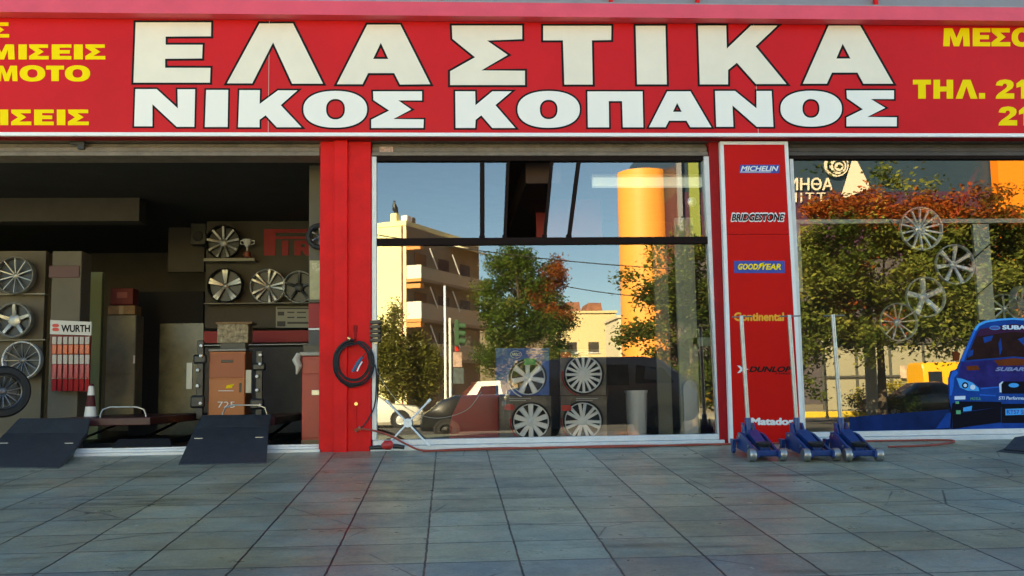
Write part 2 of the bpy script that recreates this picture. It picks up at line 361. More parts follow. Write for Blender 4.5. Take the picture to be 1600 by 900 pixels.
# red pillar between garage and window
pl = [at(503, 215, 0).x, at(523, 215, 0).x, at(544, 215, 0).x, at(577, 215, 0).x]
def pil(q):
    q.box((pl[0]-.02, .0, -.05), (pl[3]+.02, .32, ZT-.003), .012)
part('pillar', RED, pil)
part('pillar_rib', RED, lambda q: q.box((pl[1], -.06, -.06), (pl[2], -.002, ZT-.004), .01))
xr0 = at(1113, 500, 0).x; xr1 = at(1244, 500, 0).x
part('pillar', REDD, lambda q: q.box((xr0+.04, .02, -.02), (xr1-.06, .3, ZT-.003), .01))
# garage threshold and window sills in white aluminium
def track(q, x0, x1, y, z):
    q.box((x0, y-.0, -.02), (x1, y+.3, z*.5)); q.box((x0, y+.05, z*.5+.002), (x1, y+.28, z), .006)
    for k in (.09, .17): q.box((x0, y+k, z+.002), (x1, y+k+.018, z+.02))
xa, xb = at(120, 706, .0).x, at(497, 706, .0).x
part('threshold', ALU, lambda q: track(q, xa-2.2, xa+1.25, .0, .065))
part('threshold', ALU, lambda q: track(q, xa+1.27, xb+.03, .0, .065))
wx0, wx1 = at(579, 690, 0).x, at(1132, 690, 0).x
def sill(q, x0, x1):
    q.box((x0, -.02, -.03), (x1, .25, .055), .008); q.box((x0+.02, .03, .058), (x1-.02, .2, .125), .008)
part('window_sill', ALU, lambda q: sill(q, wx0, wx1))
part('window_sill', ALU, lambda q: sill(q, xr1+.02, XR))
# frames of the middle window
zt = at(800, 249, GY).z; zs = .125
xl0, xl1 = at(581, 450, .05).x, at(588.5, 450, .05).x
xq0, xq1 = at(1110, 450, .05).x, at(1121, 450, .05).x
wf = part('window_frame', ALU, lambda q: (q.box((xl0, .03, zs+.002), (xl1, .17, zt+.02), .005)))
part('window_frame', ALU, lambda q: (q.hexa([(xq0+.03, .03, zs+.002), (xq1+.035, .03, zs+.002), (xq1+.035, .17, zs+.002), (xq0+.03, .17, zs+.002)], [(xq0-.03, .03, zt+.02), (xq1-.04, .03, zt+.02), (xq1-.04, .17, zt+.02), (xq0-.03, .17, zt+.02)])))
part('window_head', DARKFR, lambda q: q.box((xl1+.002, .04, zt-.03), (xq0-.04, .16, zt+.06)))
ztr0, ztr1 = at(800, 383, GY).z, at(800, 372, GY).z
part('transom', DARKFR, lambda q: q.box((xl1+.002, .055, ztr0), (xq0-.004, .155, ztr1), .004))
mull = [(753.5, 753.5, 6), (794, 789, 5), (862, 851, 5), (904, 889, 6)]
for a, b_, w in mull:
    p0, p1 = at(a-w/2, 253, GY), at(b_-w/2, 371, GY); ww = w*.0075
    part('mullion', DARKFR, lambda q: (q.hexa([(p1.x, .07, ztr1+.002), (p1.x+ww, .07, ztr1+.002), (p1.x+ww, .14, ztr1+.002), (p1.x, .14, ztr1+.002)], [(p0.x, .07, zt-.032), (p0.x+ww, .07, zt-.032), (p0.x+ww, .14, zt-.032), (p0.x, .14, zt-.032)]),
        q.box((p1.x-.012, .065, ztr1+.003), (p1.x+ww+.012, .145, ztr1+.04), .01)))
def pane(xa0, xa1, xb0, xb1, z0, z1, name='pane', y=GY):   # bottom xa0..xa1, top xb0..xb1
    q = MB(); v = [q.bm.verts.new(p) for p in ((xa0, y, z0), (xa1, y, z0), (xb1, y, z1), (xb0, y, z1))]
    w = [q.bm.verts.new(p.co+Vector((0, .008, 0))) for p in v]
    q.bm.faces.new(v); f2 = q.bm.faces.new(w[::-1])
    for i in range(4): q.bm.faces.new((v[i], v[(i+1) % 4], w[(i+1) % 4], w[i]))
    for f in q.bm.faces: f.material_index = 1
    q.bm.faces.ensure_lookup_table(); q.bm.faces[0].material_index = 0
    return q.build(name, [GLASS, CLEAR], shop)
pane(xl1+.003, xq0+.02, xl1+.003, xq0-.02, zs+.003, ztr0-.003)
X = lambda px, py: at(px, py, GY).x
pane(xl1+.003, X(749.8, 371), xl1+.003, X(749.8, 253), ztr1+.003, zt-.034)
pane(X(757.2, 371), X(786, 371), X(757.2, 253), X(791, 253), ztr1+.003, zt-.034)
pane(X(854, 371), X(885.5, 371), X(865, 253), X(900.5, 253), ztr1+.003, zt-.034)
pane(X(892.5, 371), xq0-.006, X(907.5, 253), xq0-.032, ztr1+.003, zt-.034)
# right window
part('window_frame', ALU, lambda q: q.box((xr1+.02, .03, zs+.002), (xr1+.07, .17, zt-.012), .005))
part('window_head', DARKFR, lambda q: q.box((xr1+.02, .04, zt-.008), (XR, .16, zt+.08)))
pane(xr1+.072, XR-.01, xr1+.072, XR-.01, zs+.003, zt-.01)
# rolling shutter boxes over the three bays
def shutter(q, x0, x1):
    za, zb_, zc = at(800, 246, .12).z, at(800, 231, .1).z, ZT-.01
    q.box((x0, .02, za), (x1, .4, za+.045), .004); q.box((x0, .05, za+.05), (x1, .4, zb_), .012); q.box((x0, .12, zb_+.004), (x1, .4, zc))
part('shutter_box', SHUT, lambda q: shutter(q, XL, pl[0]-.03))
part('shutter_box', SHUT, lambda q: shutter(q, pl[3]+.03, xr0+.03))
part('shutter_box', mat('dark_shutter_metal', (.07, .06, .055), .6, var=.3), lambda q: shutter(q, xr1-.05, XR))
def lattice(q):
    z0, z1 = at(800, 229, .08).z, at(800, 220, .08).z; x = pl[3]+.35
    while x < xr0-.3:
        q.tube([(x, .10, z0), (x+.09, .10, z1)], .006, 4); q.tube([(x+.09, .10, z1), (x+.18, .10, z0)], .006, 4); x += .18
    q.box((pl[3]+.05, .09, z0-.012), (xr0, .11, z0+.004)); q.box((pl[3]+.05, .09, z1), (xr0, .11, z1+.014))
part('shutter_lattice', SHUT, lattice)
part('red_paint_streak', RED, lambda q: [q.box((at(a, 241, .04).x, .040, at(a, 242, .04).z), (at(b_, 241, .04).x, .0475, at(a, 239.4, .04).z)) for a, b_ in ((630, 668), (690, 745), (745, 780), (866, 884), (908, 914))])
sticker = MB(); p0, p1 = at(593, 238, .03), at(614, 229, .03); sticker.box((p0.x, .04, p0.z), (p1.x, .046, p1.z)); sticker.build('sticker', mat('faded_sticker', (.55, .36, .28), .6, var=.5, vscale=40), shop)
part('lock_catch', BLK, lambda q: (q.box((at(122, 225, .02).x, .0, at(122, 233, .02).z), (at(132, 225, .02).x, .05, at(122, 222, .02).z)), q.box((at(110, 225, .02).x, .01, at(110, 226, .02).z), (at(133, 225, .02).x, .03, at(110, 222, .02).z))))
# beam over the sign, with the upper railing posts
zb0, zb1 = at(800, 25.5, -.38).z, at(800, 3.5, -.30).z
part('beam', PINK, lambda q: q.hexa([(XL, -.38, zb0), (XR, -.38, zb0), (XR, .04, zb0), (XL, .04, zb0)], [(XL, -.29, zb1), (XR, -.29, zb1), (XR, .04, zb1), (XL, .04, zb1)]))
part('ledge', mat('grey_ledge', (.3, .29, .3), .7, var=.2), lambda q: q.box((XL, -.26, zb1+.003), (XR, .04, zb1+.03)))
for px in (688, 955, 1091, 1370):
    x = at(px, 0, -.26).x; part('railing_post', RED, lambda q: q.box((x-.025, -.25, zb1+.033), (x+.025, -.20, zb1+1.0), .005))
part('railing_panel', mat('grey_railing_panel', (.25, .24, .26), .4, var=.1), lambda q: q.box((XL, -.18, zb1+.035), (XR, -.16, zb1+.95)))

# ---- interior of the garage bay
gb = at(0, 302, 3.0); ge = at(217, 345, 3.0)
part('ceiling_beam', mat('brown_beam', (.06, .052, .042), .8, var=.2), lambda q: q.box((XL, 3.0, ge.z), (ge.x, 3.35, 3.678)))
def wallbit(name, m_, x0, x1, y0, y1, Y, d=.12, bev=0):
    a, c = at(x0, y1, Y), at(x1, y0, Y); q = MB(); q.box((a.x, Y, max(a.z, .022)), (c.x, Y+d, c.z), bev); return q.build(name, m_, shop)
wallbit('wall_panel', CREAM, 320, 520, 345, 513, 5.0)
wallbit('wall_stripe', mat('red_stripe', (.36, .02, .02), .6), 318, 520, 515.5, 536, 4.985)
wallbit('wall_stripe', WHITE, 318, 520, 536.5, 540, 4.98)
wallbit('wall_panel', GREYW, 318, 520, 541, 700, 5.0)
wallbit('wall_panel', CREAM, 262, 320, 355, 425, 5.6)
for x in (352, 398): wallbit('panel_joint', mat('dark_joint', (.10, .085, .06), .8), x, x+1.5, 400, 513, 4.992, .006)
wallbit('shelf', mat('grey_shelf', (.3, .27, .2), .6), 318, 398, 403, 408, 4.7, .29)
wallbit('shelf', mat('grey_shelf', (.3, .27, .2), .6), 318, 520, 472, 475, 4.7, .29)
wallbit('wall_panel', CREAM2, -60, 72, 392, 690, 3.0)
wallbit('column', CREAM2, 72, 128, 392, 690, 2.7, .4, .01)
wallbit('plaque', mat('brown_plaque', (.10, .03, .02), .5), 76, 124, 415, 434, 2.68, .018, .004)
for y in (458, 530): wallbit('shelf', mat('grey_shelf', (.3, .27, .2), .6), -60, 70, y, y+3, 2.85, .14)
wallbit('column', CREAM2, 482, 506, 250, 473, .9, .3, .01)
wallbit('column', mat('red_stripe', (.36, .02, .02), .6), 482, 506, 474, 512, .9, .3)
wallbit('column', WHITE, 482, 506, 512.5, 515.5, .9, .3)
wallbit('column', GREYW, 482, 506, 516, 540, .9, .3)
wallbit('column', GREYW, 482, 506, 540.5, 705, .9, .3)
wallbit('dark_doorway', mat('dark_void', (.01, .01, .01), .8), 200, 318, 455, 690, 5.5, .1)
wallbit('glazed_door', mat('dim_door_glass', (.09, .085, .05), .25, var=.5), 246, 318, 505, 690, 5.3, .04)
wallbit('wall_panel', mat('green_lit_wall', (.28, .36, .22), .7), 128, 160, 425, 690, 4.5)  # passage wall, the green light on it put into its colour

# ================================================================== THE SIGN
SY = -.2
sign = thing('shop_sign', 'long red shop fascia sign with outlined white letters and yellow side text', 'sign', at(800, 213, SY))
def sp(name, m, fn):
    q = MB(); fn(q); o = q.build(name, m, sign); o.location = -sign.location; return o
zs0, zs1 = at(800, 208, SY).z, at(800, 32, SY).z
splits = [XL, at(420, 120, SY).x, at(1181, 120, SY).x, XR]
for i in range(3): sp('panel', SIGNRED, lambda q: q.box((splits[i]+.003, SY, zs0+.002), (splits[i+1]-.003, .0-.004, zb0-.004)))
for i in (1, 2): sp('joint_strip', mat('pale_joint', (.5, .42, .36), .5), lambda q: q.box((splits[i]-.003, SY-.004, zs0+.002), (splits[i]+.003, SY-.0005, zb0-.01)))
sp('bottom_trim', mat('bright_white_trim', (.86, .86, .85), .3), lambda q: q.box((XL, SY-.02, ZT+.004), (XR, SY+.03, zs0), .004))
sp('top_trim', mat('thin_cream_trim', (.5, .42, .32), .4), lambda q: q.box((XL, SY-.012, at(200, 28.6, SY).z), (XR, SY-.001, at(200, 27.4, SY).z)))
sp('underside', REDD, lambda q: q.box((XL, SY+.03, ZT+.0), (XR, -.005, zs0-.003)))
BIG = [
 [[(212,34.9),(329.9,34.9),(329.6,56.6),(258.7,57),(258.7,69.9),(316.5,69.9),(315.7,91.2),(257.9,91.7),(257.9,105.9),(328.8,106.1),(328,129),(208.5,129)]],
 [[(405.5,36.6),(457.8,36.6),(504.5,130.6),(456.4,130.6),(426.7,66),(394.1,130.1),(354.7,130.1)]],
 [[(573.8,38.5),(625.5,38.5),(672.3,131.5),(625,132),(615.9,114.1),(575.2,114.1),(566.4,131.5),(526.5,131.5)], [(595,66.8),(606.8,92.1),(582.9,92.1)]],
 [[(706,39.9),(815.8,39.9),(816,61),(761,63.3),(793.3,85.8),(752,110),(820.2,110.6),(820.2,132.8),(703.3,132.8),(703.3,111.4),(742.4,89.4),(706.9,60.5)]],
 [[(848.8,40.3),(955.2,40.3),(954.9,62.4),(924.8,62.9),(926.1,132),(881.9,132),(879.7,62.9),(848.8,62.9)]],
 [[(993.3,40.3),(1039.7,40.3),(1041.9,131.7),(995.5,131.7)]],
 [[(1090.7,40),(1134.7,40),(1135.7,76),(1173.3,40),(1214.7,40),(1180.5,72.5),(1228.8,131.2),(1181.3,131.2),(1151.5,97.9),(1137.6,109.3),(1137.6,131.7),(1093.6,131.7)]],
 [[(1294.7,40),(1344,40),(1395.5,130.7),(1349.3,130.7),(1340,113.3),(1300,113.3),(1292,130.7),(1254.7,130.7)], [(1316.8,68),(1329,91.5),(1306.7,91.5)]],
 [[(211.5,139.2),(244.8,139.2),(277.9,169.3),(277.3,139.5),(304.8,139.5),(303.5,198.1),(276,198.1),(238.1,162.7),(238.1,197.3),(209.6,197.3)]],
 [[(322.1,140.5),(356.5,140.5),(355.5,198.4),(320,198.4)]],
 [[(374.1,140.8),(406.1,140.8),(405.6,162.5),(434.4,141.2),(464.6,141.2),(438.5,164.2),(471,198.8),(432.5,198.8),(415,180.1),(405.5,187),(405.5,198.8),(372,198.7)]],
 [ell(474,573.6,142,199.4), ell(509.5,538.9,154.6,186.5)],
 [[(582.9,142.7),(659.3,142.7),(659.3,156.8),(622.2,156.8),(642.6,171),(614.5,185.9),(662.1,186.5),(661.5,199.9),(580.1,199.9),(580.1,187),(608.2,172.7),(583.4,156.2)]],
 [[(711.3,142.7),(742.4,142.7),(742.9,164.5),(769.3,142.7),(799.3,142.7),(774,164.2),(805.1,199.9),(769.3,199.9),(752,180.1),(743.2,187),(742.4,199.9),(711.9,199.9)]],
 [ell(808.5,906,142.2,199.6), ell(843.5,871.2,156,186.1)],
 [[(917.9,142.9),(1004,142.9),(1005.1,198.9),(973.3,198.9),(972,157.9),(951.2,157.9),(951.7,198.9),(918.7,198.9)]],
 [[(1042.7,142.7),(1078.7,142.7),(1111.5,198.7),(1078.7,198.7),(1072.8,188.5),(1045.3,188.5),(1040,198.7),(1014.1,198.7)], [(1058.1,160.8),(1065.3,174.7),(1051.5,174.7)]],
 [[(1117.3,142.1),(1148.5,142.1),(1182.1,169.3),(1182.1,142.1),(1205.6,142.1),(1208.5,198.1),(1182.7,198.1),(1144.5,164.5),(1145.9,198.1),(1119.2,198.1)]],
 [ell(1219.5,1315.5,141.8,197.8), ell(1253.9,1280.5,154.7,184)],
 [[(1322.7,141.3),(1396.8,141.3),(1396.8,154.7),(1360.8,154.7),(1383.2,168.5),(1355.2,182.7),(1401.3,183.2),(1401.3,197.3),(1322.7,197.3),(1322.7,183.5),(1348.5,170.7),(1323.5,153.3)]],
]
for i, loops in enumerate(BIG):
    d = 3.3 if i < 8 else 2.8
    out = [grow(loops[0], d)]+[grow(h, -d) for h in loops[1:]]
    sheet('letter_outline', out, lambda a, c: at(a, c, SY-.004), BLACK, sign, .0035)
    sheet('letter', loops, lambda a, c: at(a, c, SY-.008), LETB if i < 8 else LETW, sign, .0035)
def glyphs(items, m=YEL):
    for ch, x0, x1, y0, y1 in items:
        sheet('yellow_letter', [[(x0+(x1-x0)*a, y0+(y1-y0)*c) for a, c in lp] for lp in GL[ch]], lambda a, c: at(a, c, SY-.006), m, sign, .005)
k1 = .26667
glyphs([('Σ', -17, 14.1, 35, 58.6)])
glyphs([(c, a*k1, d*k1, 260*k1, 348*k1) for c, a, d in (('Μ', -70, 86), ('Ι', 108, 157), ('Σ', 170, 285), ('Ε', 303, 418), ('Ι', 433, 485), ('Σ', 500, 617))])
glyphs([(c, a*k1, d*k1, 385*k1, 475*k1) for c, a, d in (('Μ', -25, 103), ('Ο', 115, 265), ('Τ', 270, 375), ('Ο', 380, 528))])
glyphs([(c, a*k1, d*k1, 642*k1, 733*k1) for c, a, d in (('Ι', 0, 48), ('Σ', 65, 183), ('Ε', 200, 315), ('Ι', 333, 383), ('Σ', 398, 520))])
glyphs([(c, 1200+a*k1, 1200+d*k1, 165*k1, 271*k1) for c, a, d in (('Μ', 1027, 1183), ('Ε', 1200, 1303), ('Σ', 1310, 1420), ('Ο', 1428, 1550))])
glyphs([(c, 1200+a*k1, 1200+d*k1, 467*k1, 578*k1) for c, a, d in (('Τ', 850, 955), ('Η', 970, 1085), ('Λ', 1100, 1228), ('2', 1335, 1443), ('1', 1456, 1520))])
glyphs([('.', 1200+1237*k1, 1200+1272*k1, 545*k1, 578*k1)])
glyphs([(c, 1200+a*k1, 1200+d*k1, 625*k1, 735*k1) for c, a, d in (('2', 1352, 1460), ('1', 1471, 1535))])

# ================================================================== BRAND BOARD
BY = -.06
board = thing('brand_board', 'tall red board of tyre maker names in a white metal frame', 'sign', at(1198, 700, BY))
def bquad(name, x0, x1, x2, x3, y0, y1, y, m, th):   # top x0..x1, bottom x2..x3
    return sheet(name, [[(x0, y0), (x1, y0), (x3, y1), (x2, y1)]], lambda a, c: at(a, c, y), m, board, th)
def bx(px, py): # leaning edges of the board
    l = 1130+(py-222)*(1146-1130)/480; r_ = 1226+(py-222)*(1253-1226)/480
    return l, r_
BR = mat('board_red', (.58, .006, .006), .35, spec=.12, var=.06, vscale=2)
for (ya, yb) in ((226, 365.6), (366.4, 700)):
    a0, a1 = bx(0, ya); b0, b1 = bx(0, yb); bquad('panel', a0, a1, b0, b1, ya, yb, BY, BR, .05)
for s_ in (0, 1):
    a = bx(0, 222)[s_]; c = bx(0, 704)[s_]; w = 5
    x = (a-w, a+.5, c-w, c+.5) if s_ == 0 else (a-.5, a+w, c-.5, c+w)
    bquad('frame_edge', x[0], x[1], x[2], x[3], 221, 704, BY-.012, WHITE, .075)
bquad('frame_edge', bx(0, 222)[0], bx(0, 222)[1], bx(0, 226)[0], bx(0, 226)[1], 221, 225.8, BY-.012, WHITE, .075)
NAVY = mat('logo_blue', (.015, .05, .33), .4); GOLD = mat('logo_amber', (.80, .36, .02), .4); OFFW = mat('logo_white', (.75, .75, .74), .4)
bquad('name_plate', 1157, 1218.6, 1155, 1217, 257.5, 270.5, BY-.004, NAVY, .003)
text('MICHELIN', (1158, 1216, 259.5, 267), BY-.008, OFFW, board, 'name_lettering', .25, .03)
bquad('name_underline', 1156.5, 1205, 1156.2, 1204, 268.1, 269.2, BY-.007, OFFW, .002)
text('BRIDGESTONE', (1142.6, 1226, 333.2, 345.6), BY-.004, OFFW, board, 'name_lettering', .22, .075)
text('BRIDGESTONE', (1143.6, 1225, 334.6, 344.4), BY-.008, BLACK, board, 'name_lettering', .22, .03)
bquad('name_plate', 1146.8, 1226, 1147, 1226.6, 407.6, 426.6, BY-.004, NAVY, .003)
text('GOOD', (1153.5, 1184, 412.5, 421), BY-.008, YEL, board, 'name_lettering', .2, .035); text('YEAR', (1190, 1220, 412.5, 421), BY-.008, YEL, board, 'name_lettering', .2, .035)
sheet('winged_mark', [[(1183,423),(1187,415),(1184,416),(1188,411.5),(1195,410),(1192,412.5),(1194,413),(1190.5,415),(1187.5,419)]], lambda a, c: at(a, c, BY-.008), YEL, board, .003)
text('Continental', (1147.6, 1224.4, 488.6, 501), BY-.004, GOLD, board, 'name_lettering', 0, .04)
text('DUNLOP', (1171, 1236, 572.8, 581), BY-.004, BLACK, board, 'name_lettering', .3, .04)
text('TYRES', (1211, 1236, 582.6, 585), BY-.004, BLACK, board, 'name_lettering', .3, .02)
sheet('arrow_mark', [[(1152,571),(1156,571.5),(1159,574),(1170,577),(1159,580),(1156,582.5),(1152,583),(1157,577)]], lambda a, c: at(a, c, BY-.004), OFFW, board, .003)
text('Matador', (1174.7, 1240, 653.5, 663.6), BY-.004, OFFW, board, 'name_lettering', 0, .05)

# ================================================================== WHEELS, RIMS, HUBCAPS
_sp = {}
def rim(name, label, cat, c, r, n, w0, w1, m, mrim, group, hub=.2, pair=0., disc=None, tilt=(0, 0), spin=0., lip=.07, dep=.10, bend=.25, tyre=None):
    """front faces -y; r outer radius; spokes run from the hub to the lip"""
    t = thing(name, label, cat, c, group); t.rotation_euler = (tilt[0], 0, tilt[1])
    o = MB().lathe([(r, -.02*r), (r*(1-lip*.4), -.05*r), (r*(1-lip), -.02*r), (r*(1-lip*1.25), .15*r), (r*(1-lip*1.3), dep*4*r), (r*.99, dep*4*r)], 48, closed=True).build('rim', mrim, t, True)
    if disc: MB().lathe([(.01, .36*r), (r*.88, .36*r), (r*.88, .38*r), (.01, .38*r)], 32, closed=True).build('back_disc', disc, t)
    a0 = hub*r*.7; a1 = r*(1-lip*1.15); y0, y1 = bend*r*.6, .02*r; h = .09*r
    def spoke_mesh():
        q = MB(); k = 5; prev = None
        for i in range(k):
            f = i/(k-1); a = a0+(a1-a0)*f; w = (w0+(w1-w0)*f)*r*.5; y = y0*(1-f)**1.6+y1
            ring = [(-w, y+h, a), (-w*.72, y, a), (w*.72, y, a), (w, y+h, a)]
            vs = [q.bm.verts.new(p) for p in ring]
            if prev:
                for j in range(4): q.bm.faces.new((prev[j], prev[(j+1) % 4], vs[(j+1) % 4], vs[j]))
            else: q.bm.faces.new(vs)
            prev = vs
        q.bm.faces.new(prev[::-1]); return q.build('spoke', m, t)
    first = spoke_mesh(); k = 0
    for i in range(n):
        for d in ((-pair, pair) if pair else (0,)):
            s = first if k == 0 else first.copy()
            if k: COL.objects.link(s); s.parent = t
            s.rotation_euler.y = 2*math.pi*i/n+d+spin; k += 1
    MB().lathe([(.001, y0-.03*r), (hub*r*.6, y0-.02*r), (hub*r, y0+.03*r), (hub*r, y0+.25*r), (.001, y0+.25*r)], 24).build('hub_cap', m, t, True)
    if tyre: MB().lathe([(r*.99, .0), (r*1.1, -.12*r), (r*1.38, -.10*r), (r*1.5, .05*r), (r*1.5, .55*r), (r*1.38, .68*r), (r*1.0, .6*r)], 48, closed=True).build('tyre', tyre, t, True)
    return t
def px2(px, Y): return px*(Y+CAM_D)/F
def rimat(name, label, px, py, rpx, Y, n, w0, w1, m, mrim, group, **k):
    return rim(name, label, 'wheel rim', at(px, py, Y), px2(rpx, Y), n, w0, w1, m, mrim, group, **k)
GL_ = 'alloy rims on the left garage wall'; GR = 'alloy rims on the right garage wall'
DIMAL = mat('dusty_alloy', (.40, .38, .33), .35, .6, var=.15)
rimat('alloy_rim', 'ten spoke alloy rim on the upper shelf of the left cream wall', 22, 430, 29, 2.72, 10, .09, .05, DIMAL, DIMAL, GL_, disc=BLK, hub=.17)
rimat('alloy_rim', 'thick five point star alloy rim on the middle shelf of the left wall', 20, 500, 27, 2.72, 5, .30, .20, DIMAL, DIMAL, GL_, disc=BLK, hub=.34, lip=.1)
rimat('alloy_rim', 'black mesh rim with a polished lip low on the left cream wall', 33, 563, 29, 2.70, 12, .08, .05, GREYAL, CHROME, GL_, disc=BLK, hub=.2)
rimat('alloy_rim', 'dark grey nine spoke rim on the top shelf beside the trophy', 348, 378, 27, 4.72, 9, .13, .17, mat('grey_alloy', (.30, .30, .29), .4, .6), BLK, GR, disc=BLK, hub=.25)
rimat('alloy_rim', 'bright five twin spoke rim above the carton on the orange cabinet', 351, 446, 27, 4.72, 5, .13, .20, DIMAL, BLK, GR, disc=BLK, hub=.18, pair=.10)
rimat('alloy_rim', 'five twin spoke rim with a thin polished lip under the dark red banner', 418, 447, 27, 4.72, 5, .08, .18, DIMAL, CHROME, GR, disc=BLK, hub=.18, pair=.2, spin=.3, lip=.05)
rimat('alloy_rim', 'black five spoke rim with a polished edge half behind the cream column', 467, 448, 25, 4.72, 5, .2, .15, BLK, CHROME, GR, disc=BLK, hub=.3, lip=.05)
rim('wheel', 'small dark wheel hung on the cream column beside the red pillar', 'wheel', at(499, 369, .80), px2(14, .8), 6, .25, .2, GREYAL, GREYAL, None, tyre=RUB, dep=.05)
rim('wheel', 'mounted black tyre on a silver multi spoke wheel by the left ramp', 'wheel', at(6, 612, 1.2), px2(26, 1.2), 14, .09, .07, GREYAL, GREYAL, None, tyre=RUB, disc=BLK, tilt=(0, R(38)), hub=.25)
GW = 'rims hanging in the right window'
rimat('alloy_rim', 'fourteen thin spoke rim hung highest in the right window', 1440, 357, 36, .24, 14, .10, .10, CHROME, CHROME, GW, hub=.22, lip=.07, dep=.04)
rimat('alloy_rim', 'seven broad spoke rim with a thin lip right of the five spoke rim', 1493, 413, 33, .24, 7, .13, .25, CHROME, CHROME, GW, hub=.17, lip=.06, spin=.1, dep=.04)
rimat('alloy_rim', 'polished five spoke rim hung in the middle of the right window', 1447, 464, 33, .24, 5, .26, .31, CHROME, CHROME, GW, hub=.22, lip=.06, spin=-.1, dep=.04)
t = rimat('alloy_rim', 'black five spoke rim with an orange caliper low in the right window', 1405, 503, 31, .24, 5, .045, .075, CHROME, CHROME, GW, hub=.16, lip=.05, dep=.04, pair=.24)
MB().box((-.06, .1, -.07), (.09, .16, .06), .012).build('caliper', mat('orange_caliper', (.75, .12, .01), .4), t)
rimat('alloy_rim', 'tilted silver rim leaning behind the blue car decal', 1568, 482, 24, .9, 8, .12, .14, SILV, SILV, 'rims behind the car decal', tilt=(0, R(-40)))
rimat('alloy_rim', 'larger upright silver rim at the far edge of the right window', 1602, 474, 29, 1.0, 7, .12, .16, SILV, SILV, 'rims behind the car decal', tilt=(0, R(30)))
rack = thing('wire_display_rack', 'black diagonal wire display rack behind the hanging rims', 'rack', at(1440, 560, .62))
for a, b_ in (((1345, 560), (1560, 370)), ((1385, 575), (1570, 425)), ((1390, 345), (1530, 520)), ((1350, 400), (1450, 540))):
    MB().tube([at(*a, .62)-rack.location, at(*b_, .62)-rack.location], .008, 6).build('wire', BLK, rack)
# hubcap cartons on the window floor
HG = 'hubcap cartons stacked behind the middle window'
def carton(label, hl, x0, x1, y0, y1, hx, hy, hr, body, n, w0, w1, pair, arc, m):
    Y = .19; t = thing('hubcap_carton', label, 'carton', at((x0+x1)/2, y1, Y), HG)
    fr = sheet('front_panel', [[(x0, y0), (x1, y0), (x1, y1), (x0, y1)], ell(hx-hr*1.1, hx+hr*1.1, hy-hr*1.1, min(hy+hr*1.1, y1-.5), 40, 2)], lambda a, c: at(a, c, Y), body, t, .004)
    a, c = at(x0, y1, Y)-t.location, at(x1, y0, Y)-t.location; q = MB()
    q.box((a.x, .11, a.z), (c.x, .115, c.z)); q.box((a.x, .0045, a.z), (a.x+.004, .1095, c.z)); q.box((c.x-.004, .0045, a.z), (c.x, .1095, c.z)); q.box((a.x+.005, .0045, c.z-.004), (c.x-.005, .1095, c.z)); q.build('tray', mat('carton_inside', (.03, .03, .032), .7), t)
    sheet('printed_arc', [[(hx+math.cos(g)*hr*1.2, hy+math.sin(g)*hr*1.2) for g in [1.9+i*.14 for i in range(11)]]+[(hx+math.cos(g)*hr*1.13, hy+math.sin(g)*hr*1.13) for g in [1.9+i*.14 for i in range(10, -1, -1)]]], lambda a, c: at(a, c, Y-.004), arc, t, .003)
    rim('hubcap', hl, 'hubcap', at(hx, hy, Y+.03), px2(hr, Y), n, w0, w1, m, m, 'silver hubcaps in their cartons', hub=.26, pair=pair, lip=.05, dep=.02, bend=.1)
    return t
BRN = mat('carton_brown', (.17, .135, .10), .5, var=.5, vscale=6); CBL = mat('carton_blue', (.04, .14, .48), .45, var=.3, vscale=15); TAGR = mat('tag_red', (.6, .02, .01), .4)
HC = mat('hubcap_silver', (.93, .93, .91), .35)
t1 = carton('blue hubcap carton with a white oval mark, upper left of the four', 'silver hubcap with seven spokes in the blue carton', 775, 858, 544, 617.5, 825, 590, 27, CBL, 7, .22, .36, 0, LETW, HC)
sheet('oval_mark', [ell(797, 815, 548, 560, 32, 2)], lambda a, c: at(a, c, .186), LETW, t1, .003); sheet('oval_mark', [ell(798, 814, 548.8, 559.2, 32, 2)], lambda a, c: at(a, c, .182), NAVY, t1, .003)
text('ARGO', (799.5, 812.5, 551.8, 556), .178, LETW, t1, 'name_lettering', 0, .03)
sheet('green_tag', [[(819, 560), (837, 560), (837, 570), (819, 570)]], lambda a, c: at(a, c, .186), mat('tag_green', (.05, .4, .12), .4), t1)
t2 = carton('brown hubcap carton with a red tag, upper right of the four', 'silver hubcap with sixteen thin spokes in the upper right carton', 875, 947, 546, 617.5, 912, 585, 29, BRN, 16, .14, .17, 0, REDD, HC)
t3 = carton('brown hubcap carton at the lower left of the four', 'silver hubcap with ten notched spokes in the lower left carton', 780, 861, 619, 685.5, 830, 659, 28, BRN, 10, .24, .32, 0, REDD, HC)
t4 = carton('brown hubcap carton at the lower right of the four', 'silver hubcap with seven split spokes in the lower right carton', 876, 948, 619, 685.5, 911, 658, 29, BRN, 7, .16, .18, .16, REDD, HC)
for t, x0, y0 in ((t1, 822, 548), (t2, 893, 549), (t3, 796, 622), (t4, 900, 622)):
    for w, dy in ((34, 0), (26, 3.2)): sheet('printed_line', [[(x0, y0+dy), (x0+w, y0+dy), (x0+w, y0+dy+1.4), (x0, y0+dy+1.4)]], lambda a, c: at(a, c, .186), mat('print_grey', (.42, .42, .40), .5), t)
for t, x, y in ((t2, 876, 550), (t3, 788, 632), (t4, 877, 633)): sheet('red_tag', [ell(x, x+16, y, y+9, 20, 4)], lambda a, c: at(a, c, .186), TAGR, t)
